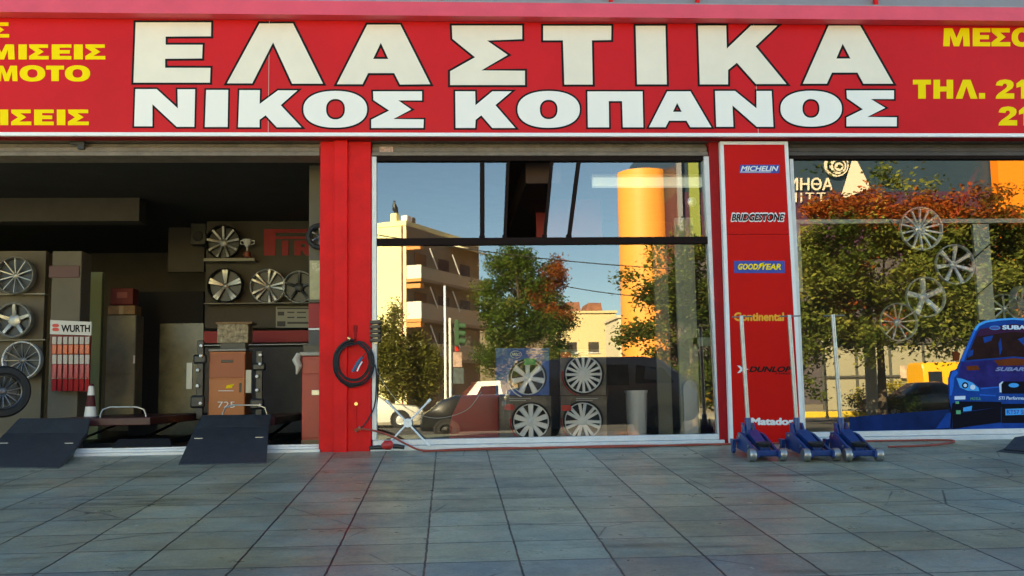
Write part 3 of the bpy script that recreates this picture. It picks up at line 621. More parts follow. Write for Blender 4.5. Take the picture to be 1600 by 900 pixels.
# things standing in the showroom
t = thing('display_counter', 'dark red display counter in the middle window left of the cartons', 'counter', at(742, 690, .95)); w = px2(39, .95); h = px2(88, .95)
MB().prism([(-w, 0), (w, 0), (w, h), (-w*.1, h), (-w*.45, h*.86), (-w*.85, h*.5), (-w, h*.28)], 'y', 0, .5).build('body', mat('counter_red', (.50, .022, .022), .5, var=.12), t)
MB().box((-w*.1, -.02, h+.002), (w+.02, .52, h+.03), .006).build('top', mat('red_orange_board', (.5, .07, .03), .5), t)
t = thing('round_bin', 'pale round bin standing in the showroom right of the cartons', 'bin', at(996, 686, 1.0)); r_ = px2(17, 1.0); h = px2(72, 1.0)
MB().lathe([(.001, 0), (r_*.85, 0), (r_, h), (r_*1.06, h), (r_*1.06, h+.03), (r_*.97, h+.03), (r_*.8, .02), (.001, .02)], 32, Matrix(((1,0,0,0),(0,0,1,0),(0,1,0,0),(0,0,0,1)))).build('body', WHITE, t, True)
t = thing('display_stand', 'white round topped display stand by the right end of the window', 'stand', at(1081, 688, .8)); w = px2(11, .8); h = px2(94, .8)
MB().prism([(-w, 0), (w, 0), (w, h-w)]+[(w*math.cos(a*.2), h-w+w*math.sin(a*.2)) for a in range(1, 15)]+[(-w, h-w)], 'y', 0, .05).build('panel', WHITE, t)
MB().box((-w, -.1, 0), (w, .2, .03)).build('base', WHITE, t)
def inner(name, x0, x1, y0, y1, Y, m=None, d=.06): wallbit(name, m or mat('pale_inner_frame', (.55, .58, .48), .5), x0, x1, y0, y1, Y, d)
inner('inner_post', 1065, 1083, 340, 690, 1.3); inner('inner_rail', 1083.3, 1116, 527, 541, 1.3); inner('inner_post', 1030, 1042, 380, 690, 1.6, mat('dim_inner_frame', (.3, .28, .22), .5))
inner('inner_rail', 1236, 1700, 341, 349.5, .7, None, .05); inner('inner_post', 1237, 1250, 350, 456, .7, None, .05); inner('inner_post', 1530, 1545, 350, 500, .7, None, .05)
def striplight(label, x0, x1, y0, y1, Y, e):
    a, c = at(x0, y1, Y), at(x1, y0, Y); t = thing('strip_light', label, 'ceiling light', ((a.x+c.x)/2, Y, c.z)); w = (c.x-a.x)/2; h = c.z-a.z
    MB().box((-w, .02, -h*.3), (w, .14, 0), .01).build('housing', mat('lamp_housing', (.72, .75, .72), .5), t); MB().box((-w*.98, .0, -h), (w*.98, .12, -h*.31), .01).build('diffuser', mat('lamp_diffuser_%d' % (e*100), (.9, 1, .95), .4, emit=e*.07), t)
    if e > .7: MB().cyl((-w*.9, .03, -h-.02), (w*.9, .03, -h-.02), .016, n=10).build('tube', mat('lamp_tube', (.9, 1, .92), .4, emit=e*.2), t)
    MB().cyl((-w*.6, .07, 0), (-w*.6, .07, 3.68-c.z), .008, n=6).build('rod', BLK, t); MB().cyl((w*.6, .07, 0), (w*.6, .07, 3.68-c.z), .008, n=6).build('rod', BLK, t)
striplight('long strip light hanging in the middle showroom window', 925, 1100, 271, 291, .9, .6)
striplight('strip light with a bare tube at the top of the right window', 1440, 1552, 243, 250, .9, .8)

# ================================================================== GARAGE THINGS
def box_thing(name, label, cat, x0, x1, y0, y1, Y, dep, m, pname='body', bev=.01, group=None):
    a, c = at(x0, y1, Y), at(x1, y0, Y); t = thing(name, label, cat, ((a.x+c.x)/2, Y, a.z), group); w = (c.x-a.x)/2; h = c.z-a.z
    MB().box((-w, 0, 0), (w, dep, h), bev).build(pname, m, t); return t, w, h
YC = 3.2
t, w, h = box_thing('alignment_cabinet', 'orange wheel alignment cabinet with a drawer and a numbered door', 'cabinet', 325, 384, 549, 664, YC, .5, ORANGE)
h = at(355, 549, YC).z; zfl = t.location.z
MB().box((-w*.97, -.016, h-zfl-.40), (w*.97, -.002, h-zfl-.03), .004).build('drawer', mat('orange_drawer', (.40, .085, .015), .45, var=.1, dirt=.1), t)
MB().box((-.09, -.03, h-zfl-.17), (.09, -.018, h-zfl-.13), .004).build('drawer_handle', BLK, t)
MB().box((-w*.97, -.016, .03), (w*.97, -.002, h-zfl-.42), .004).build('door', ORANGE, t)
MB().box((w*.68, -.03, h-zfl-.62), (w*.80, -.018, h-zfl-.48), .004).build('door_handle', BLK, t)
MB().box((-w*1.03, -.03, h-zfl+.002), (w*1.03, .52, h-zfl+.035), .008).build('top', mat('grey_top', (.3, .28, .25), .5), t)
text('725', (340, 367, 627.5, 637), YC-.024, LETW, t, 'number', 0, .0)
sheet('white_line', [[(341, 610), (365, 610), (365, 611.2), (341, 611.2)]], lambda a, c: at(a, c, YC-.022), LETW, t); sheet('emblem', [[(352, 607), (354, 602), (366, 600), (362, 606)]], lambda a, c: at(a, c, YC-.022), YEL, t)
t, w, h = box_thing('carton', 'tattered patterned carton on top of the orange cabinet', 'carton', 339, 388, 506, 536, YC+.1, .35, mat('patterned_card', (.42, .33, .20), .7, var=.9, vscale=16, dirt=.6))
MB().box((-w-.02, -.02, h+.002), (w+.06, .38, h+.03)).build('lid', CARD, t); MB().box((-w*.8, .02, -.09), (w*.8, .3, -.003)).build('stand', BLK, t)
def clamp(label, px, py0, py1, Y):
    t = thing('wheel_clamp', label, 'clamp', at(px, py1, Y), 'wheel clamps beside the orange cabinet'); h = px2(py1-py0, Y)
    MB().box((-.05, 0, 0), (.05, .05, h), .01).build('rail', BLK, t)
    MB().box((-.13, -.03, h*.14), (.08, .04, h*.30), .03).build('foot', BLK, t); MB().box((-.10, -.02, h*.70), (.10, .03, h*.82), .03).build('sensor_head', BLK, t)
    MB().box((-.20, .0, h*.38), (-.11, .03, h*.72), .006).build('strip', mat('dull_strip', (.25, .25, .24), .4, .5), t)
    for k in (.2, .42, .62, .80, .93):
        MB().lathe([(.001, -.08), (.022, -.075), (.026, -.05), (.012, -.045), (.012, .0), (.001, .0)], 12, Matrix.Translation((.03*math.sin(k*9), 0, h*k))).build('knob', CHROME, t, True)
    return t
clamp('black wheel clamp with chrome knobs left of the orange cabinet', 311, 535, 655, 3.1); clamp('black wheel clamp with chrome knobs right of the orange cabinet', 404, 550, 655, 3.1)
t, w, h = box_thing('tool_cabinet', 'red tool cabinet beside the red pillar', 'cabinet', 471, 508, 556, 697, .75, .45, REDCAB)
MB().box((-w*.95, -.015, h*.80), (w*.95, -.002, h*.97), .004).build('drawer', REDCAB, t); MB().box((-w*.95, -.015, .10), (w*.95, -.002, h*.78), .004).build('door', REDCAB, t)
MB().box((-.02, -.03, h*.56), (w*.7, -.017, h*.62), .005).build('handle', STEEL, t); MB().box((-w, -.006, .0), (w, .3, .075)).build('plinth', CARD, t)
MB().box((-w-.03, -.03, h+.002), (w+.03, .47, h+.05), .012).build('worktop', mat('pale_worktop', (.42, .38, .3), .6, var=.2), t)
t2_ = thing('tool_tray', 'black tool tray on the red tool cabinet', 'tray', t.location+Vector((.02, .05, h+.052))); MB().prism([(-w, 0), (w, 0), (w+.02, .09), (-w-.02, .09)], 'y', 0, .35).build('body', BLK, t2_)
tag(MB().tube([(-.0, 0, 0), (-.03, -.02, -.08), (.01, -.03, -.16), (-.02, -.02, -.26)], [.03, .05, .045, .01], 8).build('rag', mat('cream_rag', (.55, .5, .4), .9), None, True, t.location+Vector((-w-.04, -.02, h+.03))), 'cream rag hanging at the corner of the red tool cabinet', 'rag')
wlt = thing('wall_lettering', 'dark red tyre maker lettering with a long top bar on the garage wall', 'lettering', at(448, 399, 4.98))
WRD = mat('lettering_dark_red', (.34, .010, .014), .6, var=.15)
def wl(loops): sheet('letter', loops, lambda a, c: at(a, c, 4.98), WRD, wlt, .012)
wl([[(412.3, 358), (560, 358), (560, 363.6), (430.5, 363.6), (430.5, 369.4), (520, 369.4), (520, 373.4), (430.5, 373.4), (430.5, 399), (412.3, 399)]])
wl([[(440.6, 376), (450.7, 376), (450.7, 399), (440.6, 399)]])
wl([[(460, 376), (482, 376), (487, 380), (487, 387), (482, 390), (488, 399), (477, 399), (472, 391), (470, 391), (470, 399), (460, 399)], [(470, 381), (477, 381), (477, 386), (470, 386)]])
wl([[(495, 376), (515, 376), (515, 381), (505, 381), (505, 385), (513, 385), (513, 390), (505, 390), (505, 394), (515, 394), (515, 399), (495, 399)]])
t = thing('trophy', 'small silver trophy cup on the shelf by the dark grey rim', 'trophy', at(386, 402, 4.72)); s_ = px2(1, 4.72); RT = Matrix(((1,0,0,0),(0,0,1,0),(0,1,0,0),(0,0,0,1)))
MB().lathe([(.001, 0), (6*s_, 0), (6*s_, 7*s_), (3*s_, 9*s_), (.001, 9*s_)], 16, RT).build('base', mat('trophy_base', (.2, .04, .02), .4), t, True)
MB().lathe([(.001, 9*s_), (2*s_, 9.5*s_), (1.2*s_, 15*s_), (5*s_, 20*s_), (7.5*s_, 28*s_), (6.8*s_, 28*s_), (.001, 21*s_)], 20, RT).build('cup', CHROME, t, True)
for sx in (-1, 1): MB().tube([(sx*6.5*s_, 0, 26*s_), (sx*11*s_, 0, 26*s_), (sx*10.5*s_, 0, 21*s_), (sx*5*s_, 0, 20*s_)], .7*s_, 6).build('handle', CHROME, t)
t, w, h = box_thing('loudspeaker', 'small black loudspeaker high on the garage wall', 'speaker', 297, 322, 349, 382, 5.1, .25, BLK)
MB().lathe([(.001, -.012), (w*.6, -.012), (w*.66, .0), (.001, .0)], 24, Matrix.Translation((0, 0, h*.4))).build('cone', RUB, t)
t = thing('notice', 'printed notice sheet above the red stripe on the garage wall', 'notice', at(455, 510, 4.98)); sheet('paper', [[(431, 479), (492, 479), (492, 512), (431, 512)]], lambda a, c: at(a, c, 4.98), mat('notice_paper', (.36, .33, .25), .7), t)
for a in ((433, 489, 480.5, 483), (434, 444, 487, 493), (449, 460, 487, 489), (464, 478, 487, 489), (449, 460, 495, 497), (464, 478, 495, 497), (433, 446, 502, 510), (449, 490, 503, 506)): sheet('printed_block', [[(a[0], a[2]), (a[1], a[2]), (a[1], a[3]), (a[0], a[3])]], lambda x, y: at(x, y, 4.974), mat('print_dark', (.08, .07, .06), .7), t)
t = thing('poster', 'framed cream and gold poster on the column beside the red pillar', 'poster', at(494, 470, .89)); sheet('paper', [[(484, 407), (508, 407), (508, 468), (484, 468)]], lambda a, c: at(a, c, .89), mat('poster_gold', (.50, .44, .24), .6, var=.25, vscale=9), t, .008)
sheet('print', [[(487, 411), (508, 411), (508, 424), (496, 426), (487, 418)]], lambda a, c: at(a, c, .884), mat('poster_print', (.66, .58, .34), .5, var=.5, vscale=30), t, .004)
t, w, h = box_thing('locker', 'scuffed grey green locker in the passage of the garage', 'locker', 163, 213, 492, 652, 4.2, .4, LOCK); h2 = h
MB().box((-w*.97, -.016, h*.42), (w*.97, -.002, h*.985), .004).build('door', LOCK, t); MB().box((-w*.97, -.016, .03), (w*.97, -.002, h*.41), .004).build('door', LOCK, t)
MB().box((w*.9, -.03, h*.52), (w*1.02, -.017, h*.60)).build('latch', CHROME, t)
t, w, h = box_thing('parts_box', 'dark red parts box on top of the locker', 'box', 172, 208, 450, 476, 4.25, .3, mat('box_red', (.16, .015, .012), .6)); MB().box((-w*.4, -.012, h*.4), (w*.5, -.001, h*.75)).build('sticker', mat('box_sticker', (.35, .1, .08), .6), t)
t, w, h = box_thing('carton', 'flat brown carton under the dark red box on the locker', 'carton', 168, 211, 477, 491.5, 4.22, .33, CARD); MB().box((-w*.15, -.008, 0), (w*.15, -.001, h)).build('tape', mat('parcel_tape', (.4, .3, .15), .3), t)
t = thing('traffic_cone', 'dark red traffic cone with two white reflective bands', 'cone', at(141, 655, 1.9)); s_ = px2(1, 1.9)
MB().lathe([(.001, 0), (9.5*s_, 0), (3.2*s_, 53*s_), (.001, 53*s_)], 24, RT).build('body', mat('cone_red', (.08, .006, .006), .7), t, True); MB().box((-13*s_, -13*s_, -.03), (13*s_, 13*s_, -.001), .01).build('base', RUB, t)
for a, c in ((4, 19), (36, 50)): MB().lathe([(9.7*s_-a*.119*s_, a*s_), (9.7*s_-c*.119*s_, c*s_)], 24, RT).build('band', mat('reflective_band', (.75, .73, .66), .35), t, True)
rk = thing('tool_display', 'wall display of hanging tool packets with a white header', 'display', at(109, 612, 2.6))
sheet('header', [[(78.5, 500), (143, 503), (142.5, 524), (78, 522)]], lambda a, c: at(a, c, 2.52), mat('header_white', (.62, .59, .52), .5), rk, .02); sheet('backboard', [[(79, 522.5), (142, 524.5), (139, 612), (80, 610)]], lambda a, c: at(a, c, 2.56), mat('backboard_red', (.20, .02, .015), .6), rk, .03)
text('WURTH', (96, 140, 508, 518.5), 2.515, BLACK, rk, 'name_lettering', 0, .03)
sheet('round_mark', [ell(81.5, 92, 506, 511.3, 20, 2.5)], lambda a, c: at(a, c, 2.515), TAGR, rk); sheet('round_mark', [ell(81.5, 92, 512, 517.5, 20, 2.5)], lambda a, c: at(a, c, 2.515), TAGR, rk)
PKO = mat('packet_orange', (.65, .12, .03), .3, var=.3, vscale=30); PKR = mat('packet_red', (.42, .03, .03), .3, var=.3, vscale=30); PKC = mat('packet_clear_top', (.42, .34, .28), .2, var=.3, vscale=40)
for row, (ya, yb, yc, mm, lb) in enumerate(((526, 538, 553, PKO, 'orange tool packet in the upper row of the wall display'), (554, 569, 591, PKR, 'red tool packet in the middle row of the wall display'), (584, 592, 611, REDD, 'dark red tool packet in the bottom row of the wall display'))):
    for k in range(7):
        x = 81+k*8.6; Y = 2.50+row*.0 if row < 2 else 2.53
        t = thing('tool_packet', lb, 'packet', at(x+3.5, ya, Y), 'tool packets on the wall display, row %s' % ('upper', 'middle', 'bottom')[row])
        a, c = at(x, yb, Y)-t.location, at(x+7.2, ya, Y)-t.location; MB().box((a.x, 0, a.z), (c.x, .015, c.z), .004).build('clear_top', PKC, t)
        a, c = at(x, yc, Y)-t.location, at(x+7.2, yb+.3, Y)-t.location; MB().box((a.x, -.004, a.z), (c.x, .018, c.z), .006).build('pouch', mm, t)
# ramps and the lift behind them
def ramp(label, tl, tr, ml, mr, bl, br, ytop, ymid):
    T = [at(*tl, ytop), at(*tr, ytop), at(*ml, ymid), at(*mr, ymid), on_pave(*bl), on_pave(*br)]
    t = thing('ramp', label, 'ramp', (T[4]+T[5])/2, 'black ramps at the garage threshold'); T = [p-t.location+Vector((0, 0, .012)) for p in T]
    d = Vector((0, 0, .05))
    def plate(a, b_, c, e): return MB().hexa([a-d, b_-d, c-d, e-d], [a, b_, c, e])
    g = Vector((0, -.004, -.001))
    plate(T[2], T[3], T[1], T[0]).build('upper_plate', RAMPM, t); plate(T[4], T[5], T[3]+g, T[2]+g).build('lower_plate', RAMPM, t)
    for s_, (f, e) in ((-1, (T[4], T[2])), (1, (T[5], T[3]))):
        i = Vector((-.05*s_, .01, -.054)); q = MB(); z0 = (f.z-.05); lo = Vector((e.x, e.y, f.z+PAVE*(e.y-f.y)-.01))
        q.hexa([f+i+Vector((0, .08, -.0)), f+i+Vector((-.02*s_, .08, 0)), lo+i+Vector((-.02*s_, 0, .06)), lo+i+Vector((0, 0, .06))], [f+i+Vector((0, .08, .002)), f+i+Vector((-.02*s_, .08, .002)), e+i+Vector((-.02*s_, 0, 0)), e+i]); q.build('side_plate', BLK, t)
        p = T[2]+(T[4]-T[2])*.35 if s_ < 0 else T[3]+(T[5]-T[3])*.35
        MB().box(p+Vector((-.05-s_*.10, -.008, .001)), p+Vector((.05-s_*.10, .008, .012)), .003).build('hinge_pin', STEEL, t)
    return t
ramp('black ribbed vehicle ramp with two hinge pins in front of the orange cabinet', (317, 650), (424, 649), (305, 669), (420, 667), (279, 727), (416, 724.5), .85, .55)
ramp('black ribbed vehicle ramp at the far left of the garage entrance', (30, 655), (141, 655), (8, 678), (136, 677), (-40, 731), (91, 732.5), .85, .55)
LIFTM = mat('dark_lift_paint', (.06, .008, .008), .45, var=.3, dirt=.3)
def lift(label, x0, x1, yt, hx0, hx1, hy0, hy1):
    a, c = at(x0, 700, 1.0), at(x1, yt, 1.0); t = thing('vehicle_lift', label, 'lift', ((a.x+c.x)/2, 1.0, .02), 'low lift platforms behind the ramps'); w = (c.x-a.x)/2; z = c.z-.02
    MB().box((-w, 0, z-.1), (w, 3.0, z), .01).build('platform', LIFTM, t); MB().box((-w*.8, .2, 0), (w*.8, 2.8, .08)).build('base', BLK, t)
    for k in (-1, 1): MB().hexa([(k*w*.6-.03, .3, .08), (k*w*.6+.03, .3, .08), (k*w*.6+.03, .42, .08), (k*w*.6-.03, .42, .08)], [(k*w*.6-.03, 2.4, z-.1), (k*w*.6+.03, 2.4, z-.1), (k*w*.6+.03, 2.52, z-.1), (k*w*.6-.03, 2.52, z-.1)]).build('scissor_arm', BLK, t)
    p = [at(hx0, hy1+12, 1.3), at(hx0-1, hy1, 1.3), at(hx0+3, hy0+4, 1.3), at(hx0+14, hy0, 1.3), at(hx1-14, hy0, 1.3), at(hx1-3, hy0+4, 1.3), at(hx1, hy1, 1.3), at(hx1+1, hy1+12, 1.3)]
    MB().tube([v-t.location for v in p], .011, 8).build('stop_hoop', STEEL, t, True)
lift('dark red lift platform behind the ramp in front of the orange cabinet', 322, 430, 652, 349, 417, 633, 647); lift('dark red lift platform with a chrome hoop behind the far left ramp', 60, 235, 652, 158, 228, 636, 648)
mt = MB(); a = [on_pave(175, 711), on_pave(268, 709), at(265, 689, .6), at(185, 690, .6)]; mt.hexa([p+Vector((0, 0, .078)) for p in a[:2]]+[p+Vector((0, 0, .02)) for p in a[2:]], [p+Vector((0, 0, .09)) for p in a[:2]]+[p+Vector((0, 0, .032)) for p in a[2:]])
tag(mt.build('rubber_mat', RUB), 'black rubber mat laid over the threshold between the two ramps', 'mat')

# ================================================================== FLOOR JACKS
def jack(label, first=None):
    t = thing('floor_jack', label, 'trolley jack', (0, 0, 0), 'blue floor jacks below the brand board')
    for s_ in (-1, 1):
        MB().prism([(0, .06), (0, .19), (-.10, .245), (-.22, .235), (-.60, .13), (-.74, .11), (-.74, .05), (-.62, .045), (-.30, .05)], 'x', s_*.118-.012, s_*.118+.012).build('side_plate', BLUE, t)
        MB().lathe([(.001, -.035), (.062, -.035), (.068, -.025), (.068, .025), (.062, .035), (.001, .035)], 24, Matrix.Translation((s_*.165, -.68, .07)) @ Matrix.Rotation(R(90), 4, 'Z')).build('front_wheel', STEEL, t, True)
        f = MB().prism([(-.04, .06), (.05, .12), (.05, .16), (-.06, .16)], 'x', s_*.17-.02, s_*.17+.02).build('caster_fork', BLUE, t)
        MB().lathe([(.001, -.015), (.045, -.015), (.045, .015), (.001, .015)], 20, Matrix.Translation((s_*.17, -.0, .046)) @ Matrix.Rotation(R(90), 4, 'Z')).build('caster_wheel', BLUE, t, True)
    MB().cyl((-.155, -.68, .07), (.155, -.68, .07), .018, n=12).build('front_axle', BLUE, t)
    MB().cyl((-.19, .0, .145), (.19, .0, .145), .016, n=12).build('rear_axle', BLUE, t)
    MB().box((-.105, -.70, .075), (.105, -.66, .115), .006).build('cross_bar', BLUE, t)
    MB().hexa([(-.065, -.16, .18), (.065, -.16, .18), (.05, -.60, .09), (-.05, -.60, .09)], [(-.065, -.16, .28), (.065, -.16, .28), (.05, -.60, .14), (-.05, -.60, .14)]).build('lift_arm', BLUE, t)
    MB().lathe([(.001, .0), (.07, .0), (.082, .02), (.085, .045), (.07, .045), (.06, .03), (.001, .03)], 24, Matrix.Translation((0, -.56, .142)) @ Matrix(((1,0,0,0),(0,0,1,0),(0,1,0,0),(0,0,0,1)))).build('saddle', BLK, t, True)
    MB().box((-.104, -.10, .17), (.104, .06, .23), .01).build('pump_body', BLUE, t); MB().box((-.104, -.64, .052), (.104, -.12, .06)).build('base_plate', BLK, t)
    for s_ in (-1, 1):
        MB().cyl((s_*.085, -.20, .15), (s_*.08, -.62, .10), .010, n=8).build('return_spring', STEEL, t)
        for yy, zz in ((-.12, .21), (-.45, .13)): MB().cyl((s_*.125, yy, zz), (s_*.142, yy, zz), .016, n=6).build('bolt', STEEL, t)
    MB().cyl((0, -.02, .22), (0, -.01, .40), .042, .034, n=16).build('handle_socket', BLUE, t, True)
    for s_ in (-1, 1): MB().prism([(-.12, .22), (.02, .22), (.03, .34), (-.03, .34)], 'x', s_*.06-.008, s_*.06+.008).build('socket_bracket', BLUE, t)
    h = MB().cyl((0, -.01, .38), (-.02, .10, 1.56), .024, n=14).build('handle', STEEL, t, True)
    MB().cyl((-.13, .095, 1.545), (.11, .095, 1.55), .008, n=8).build('grip_bar', mat('dark_steel', (.2, .2, .2), .4, .7), t)
    return t
j0 = jack('leftmost of the three blue floor jacks, its handle across the brand board name')
pos = [on_pave(1199, 721), on_pave(1280, 721), on_pave(1354, 721)]
labs = ['leftmost blue floor jack, its steel handle standing before the board lettering', 'middle blue floor jack, its handle at the right edge of the red board', 'rightmost blue floor jack, its handle standing in front of the right window']
for i, p in enumerate(pos):
    j = j0 if i == 0 else copy_tree(j0)
    j['label'] = labs[i]; j.rotation_euler = (math.atan(PAVE), 0, (0, .03, -.05)[i])
    y = p.y+.68; j.location = (p.x, y, y*PAVE+.002)

# ================================================================== HOSES AND SMALL TOOLS
def smooth_path(pts, k=8):
    P = [Vector(p) for p in pts]; out = []
    for i in range(len(P)-1):
        a, b_, c, d = P[max(i-1, 0)], P[i], P[i+1], P[min(i+2, len(P)-1)]
        for j in range(k):
            s_ = j/k; out.append(.5*((2*b_)+(c-a)*s_+(2*a-5*b_+4*c-d)*s_*s_+(3*b_-a-3*c+d)*s_**3))
    return out+[P[-1]]
rnd = random.Random(3); pts = []
for i in range(5*14+8):
    a = math.pi/2+2*math.pi*i/14; k = i//14; rx = 24+[0, 6, 2, 7.5, 3.5, 5][k]; ry = 27+[1, 6, 0, 7, 3, 5][k]
    pts.append(at(552.5+rx*math.cos(a)+rnd.uniform(-.6, .6), 565-ry*math.sin(a)+(1.5 if math.sin(a) < 0 else 0)*k, -.07-.013*((k*2) % 5)))
pts += [at(575, 590, -.10), at(586, 570, -.07), at(588, 600, -.05), at(585, 635, -.05), at(572, 660, -.09), at(562, 671, -.10)]
ho = thing('air_hose', 'coiled black air hose hanging on the red pillar', 'hose', at(553, 535, -.1))
MB().tube([p-ho.location for p in smooth_path(pts, 3)], .0095, 8).build('hose', RUB, ho, True)
q = MB().tube([p-ho.location for p in (at(543, 528, -.15), at(547, 530, -.15))], .02, 10); q.build('brass_coupling', mat('brass', (.6, .45, .2), .3, .9), ho)
hk = thing('hose_hook', 'red steel hook on the pillar holding the black hose', 'hook', at(556, 530, -.01)); l_ = hk.location
MB().tube([p-l_ for p in (at(555, 509, -.012), at(555.5, 532, -.02), at(555.5, 534, -.12), at(555.5, 529, -.14))], .014, 8).build('bar', REDD, hk, True); MB().box(at(552, 518, -.012)-l_, at(559, 508, -.001)-l_).build('plate', REDD, hk)
g = thing('blow_gun', 'blue and silver air blow gun inside the black hose coil', 'air gun', at(558, 570, -.16)); l_ = g.location
MB().tube([p-l_ for p in (at(551, 581, -.15), at(559, 567, -.16), at(566, 558, -.16))], [.016, .02, .014], 8).build('body', mat('gun_blue', (.03, .12, .22), .35), g, True); MB().tube([p-l_ for p in (at(566, 558, -.16), at(571, 552, -.16))], .007, 6).build('nozzle', BLK, g)
MB().tube([p-l_ for p in (at(558, 580, -.17), at(562, 571, -.17), at(566, 565, -.17))], .009, 6).build('trigger', CHROME, g)
v = thing('air_valve', 'brass air valve low on the red pillar', 'valve', at(558, 671, -.03)); l_ = v.location
MB().tube([p-l_ for p in (at(556, 631, -.012), at(556, 669, -.02))], .007, 6).build('pipe', RED, v); MB().tube([p-l_ for p in (at(555, 672, -.03), at(564, 670, -.10))], .018, 8).build('body', mat('brass', (.6, .45, .2), .3, .9), v); MB().tube([p-l_ for p in (at(556, 675, -.05), at(562, 666, -.08))], .009, 6).build('lever', STEEL, v)
MB().lathe([(.001, -.02), (.02, -.02), (.02, .0), (.001, .0)], 14, Matrix.Translation(at(556.5, 631, -.012)-l_)).build('stopcock', mat('brass', (.6, .45, .2), .3, .9), v)
HOSER = mat('orange_red_hose', (.32, .055, .03), .5, var=.2, vscale=12)
gp = lambda px, Y: (lambda p: Vector((p.x, Y, Y*PAVE+.014)))(at(px, 703, Y))
pts = [at(562, 670, -.10), at(585, 673, -.12), at(612, 682, -.14), at(635, 694, -.16)]+[gp(a, y) for a, y in ((662, -.15), (720, -.10), (790, -.07), (840, -.13), (900, -.08), (980, -.06), (1060, -.12), (1130, -.08), (1250, -.10), (1330, -.06), (1420, -.07), (1478, -.10), (1492, -.25), (1470, -.48), (1430, -.60), (1388, -.62))]
ho = thing('air_hose', 'orange red air hose lying along the window sill on the pavement', 'hose', gp(900, -.08)); MB().tube([p-ho.location for p in smooth_path(pts, 8)], .012, 8).build('hose', HOSER, ho, True)
pts = [gp(a, y) for a, y in ((660, -.21), (730, -.16), (800, -.14), (860, -.07), (930, -.15), (1010, -.13), (1090, -.06), (1128, -.14))]
MB().tube([p-ho.location for p in smooth_path(pts, 8)], .011, 8).build('hose_loop', HOSER, ho, True)
iw = thing('impact_wrench', 'red and black impact wrench lying at the foot of the window frame', 'impact wrench', gp(612, -.2)); l_ = iw.location
MB().tube([p-l_ for p in (at(597, 698, -.2), at(602, 695.5, -.2), at(610, 695.5, -.2), at(614, 697, -.2))], [.03, .055, .058, .03], 12).build('housing', mat('tool_red', (.45, .02, .02), .4), iw, True); MB().tube([p-l_ for p in (at(614, 697, -.2), at(622, 697.5, -.2), at(632, 699, -.2))], [.03, .028, .022], 10).build('nose', BLK, iw, True); MB().tube([p-l_ for p in (at(577, 700, -.18), at(590, 699, -.19), at(600, 699, -.2))], [.022, .026, .024], 10).build('grip', BLK, iw, True)
lw = thing('lug_wrench', 'silver four way lug wrench leaning on the middle window', 'wrench', at(637, 661, -.05)); l_ = lw.location
for px, py, Y in ((603, 626, .07), (672.5, 624, .07), (610, 690, -.10), (671, 697, -.12)):
    a = at(px, py, Y)-l_; MB().tube([Vector((0, 0, 0)), a*.86, a*.87, a], [.011, .011, .017, .017], 10).build('arm', WHITE, lw, True)
MB().lathe([(.016, -.02), (.05, -.02), (.055, -.01), (.055, .01), (.05, .02), (.016, .02)], 24, closed=True).build('hub', WHITE, lw, True)
pk = thing('plug_block', 'stack of black plugs clipped to the left window frame', 'plug', at(586, 537, .02)); l_ = pk.location
for y in (501, 508, 515, 522, 529): MB().box(at(578, y+5, -.03)-l_, at(594.5, y, .02)-l_, .006).build('plug', BLK, pk); 
MB().box(at(584, 537, .021)-l_, at(590, 500, .0285)-l_).build('strap', STEEL, pk)
cb = MB().tube([p-at(588, 577, .06) for p in smooth_path([at(*a, .06) for a in ((588, 577), (600, 600), (625, 630), (655, 648), (690, 653), (730, 640), (752, 612))], 6)], .003, 5).build('cable', mat('grey_cable', (.35, .33, .28), .5), None, True, at(588, 577, .06)); tag(cb, 'thin grey cable looping across the lower left of the middle window', 'cable')
rp = [on_pave(1556, 706), on_pave(1660, 716), on_pave(1660, 694), on_pave(1580, 696.5)]
rm = thing('ramp', 'dark ramp corner lying on the pavement at the right edge', 'ramp', rp[0]); rp = [p-rm.location for p in rp]; MB().hexa([p+Vector((0, 0, .003)) for p in rp], [rp[0]+Vector((.1, .02, .02)), rp[1]+Vector((0, .03, .03)), rp[2]+Vector((0, 0, .16)), rp[3]+Vector((.05, 0, .10))]).build('plate', RAMPM, rm); MB().tube([rp[0]+Vector((.1, .0, .022)), rp[1]+Vector((0, .0, .035))], .008, 6).build('edge_bar', BLK, rm)

# ================================================================== RALLY CAR DECAL ON THE RIGHT WINDOW
DY = GY-.006
dc = thing('window_decal', 'large blue rally car decal along the bottom of the right window', 'decal', at(1480, 684, DY))
def dq(name, loop, m, k=0, holes=()): sheet(name, [loop, *holes], lambda a, c: at(a, c, DY-.0012*k), m, dc, .0008)
_dm = lambda n, c, v=0., vs=5: mat(n, c, .6, var=v, vscale=vs, spec=.08)
DB = _dm('decal_blue', (.004, .052, .28), .3); DB2 = _dm('decal_dark_blue', (.004, .020, .10), .5, 3); DL = _dm('decal_light_blue', (.05, .36, .85), .1); DP = _dm('decal_violet', (.022, .020, .16), .5, 7)
DG = _dm('decal_glass', (.026, .009, .009), .5, 6); DK = _dm('decal_black', (.004, .004, .010)); DW = _dm('decal_white', (.60, .74, .88)); DO = _dm('decal_brown', (.16, .035, .008), .3); DGN = _dm('decal_green', (.12, .4, .2)); DM = _dm('decal_mid_blue', (.010, .13, .62), .2)
MX = 1584
def mirx(l): return [(2*MX-x, y) for x, y in l]
dq('lower_band', [(1327, 652), (1400, 646), (1484, 639.5), (1484, 676), (1329, 683)], DB2)
dq('band_stripe', [(1329, 683.2), (1480, 676.2), (1600, 664), (1600, 669), (1480, 680), (1329, 686)], DL)
dq('band_foot', [(1600.2, 662), (1790, 655), (1790, 668), (1600.2, 672)], DB2)
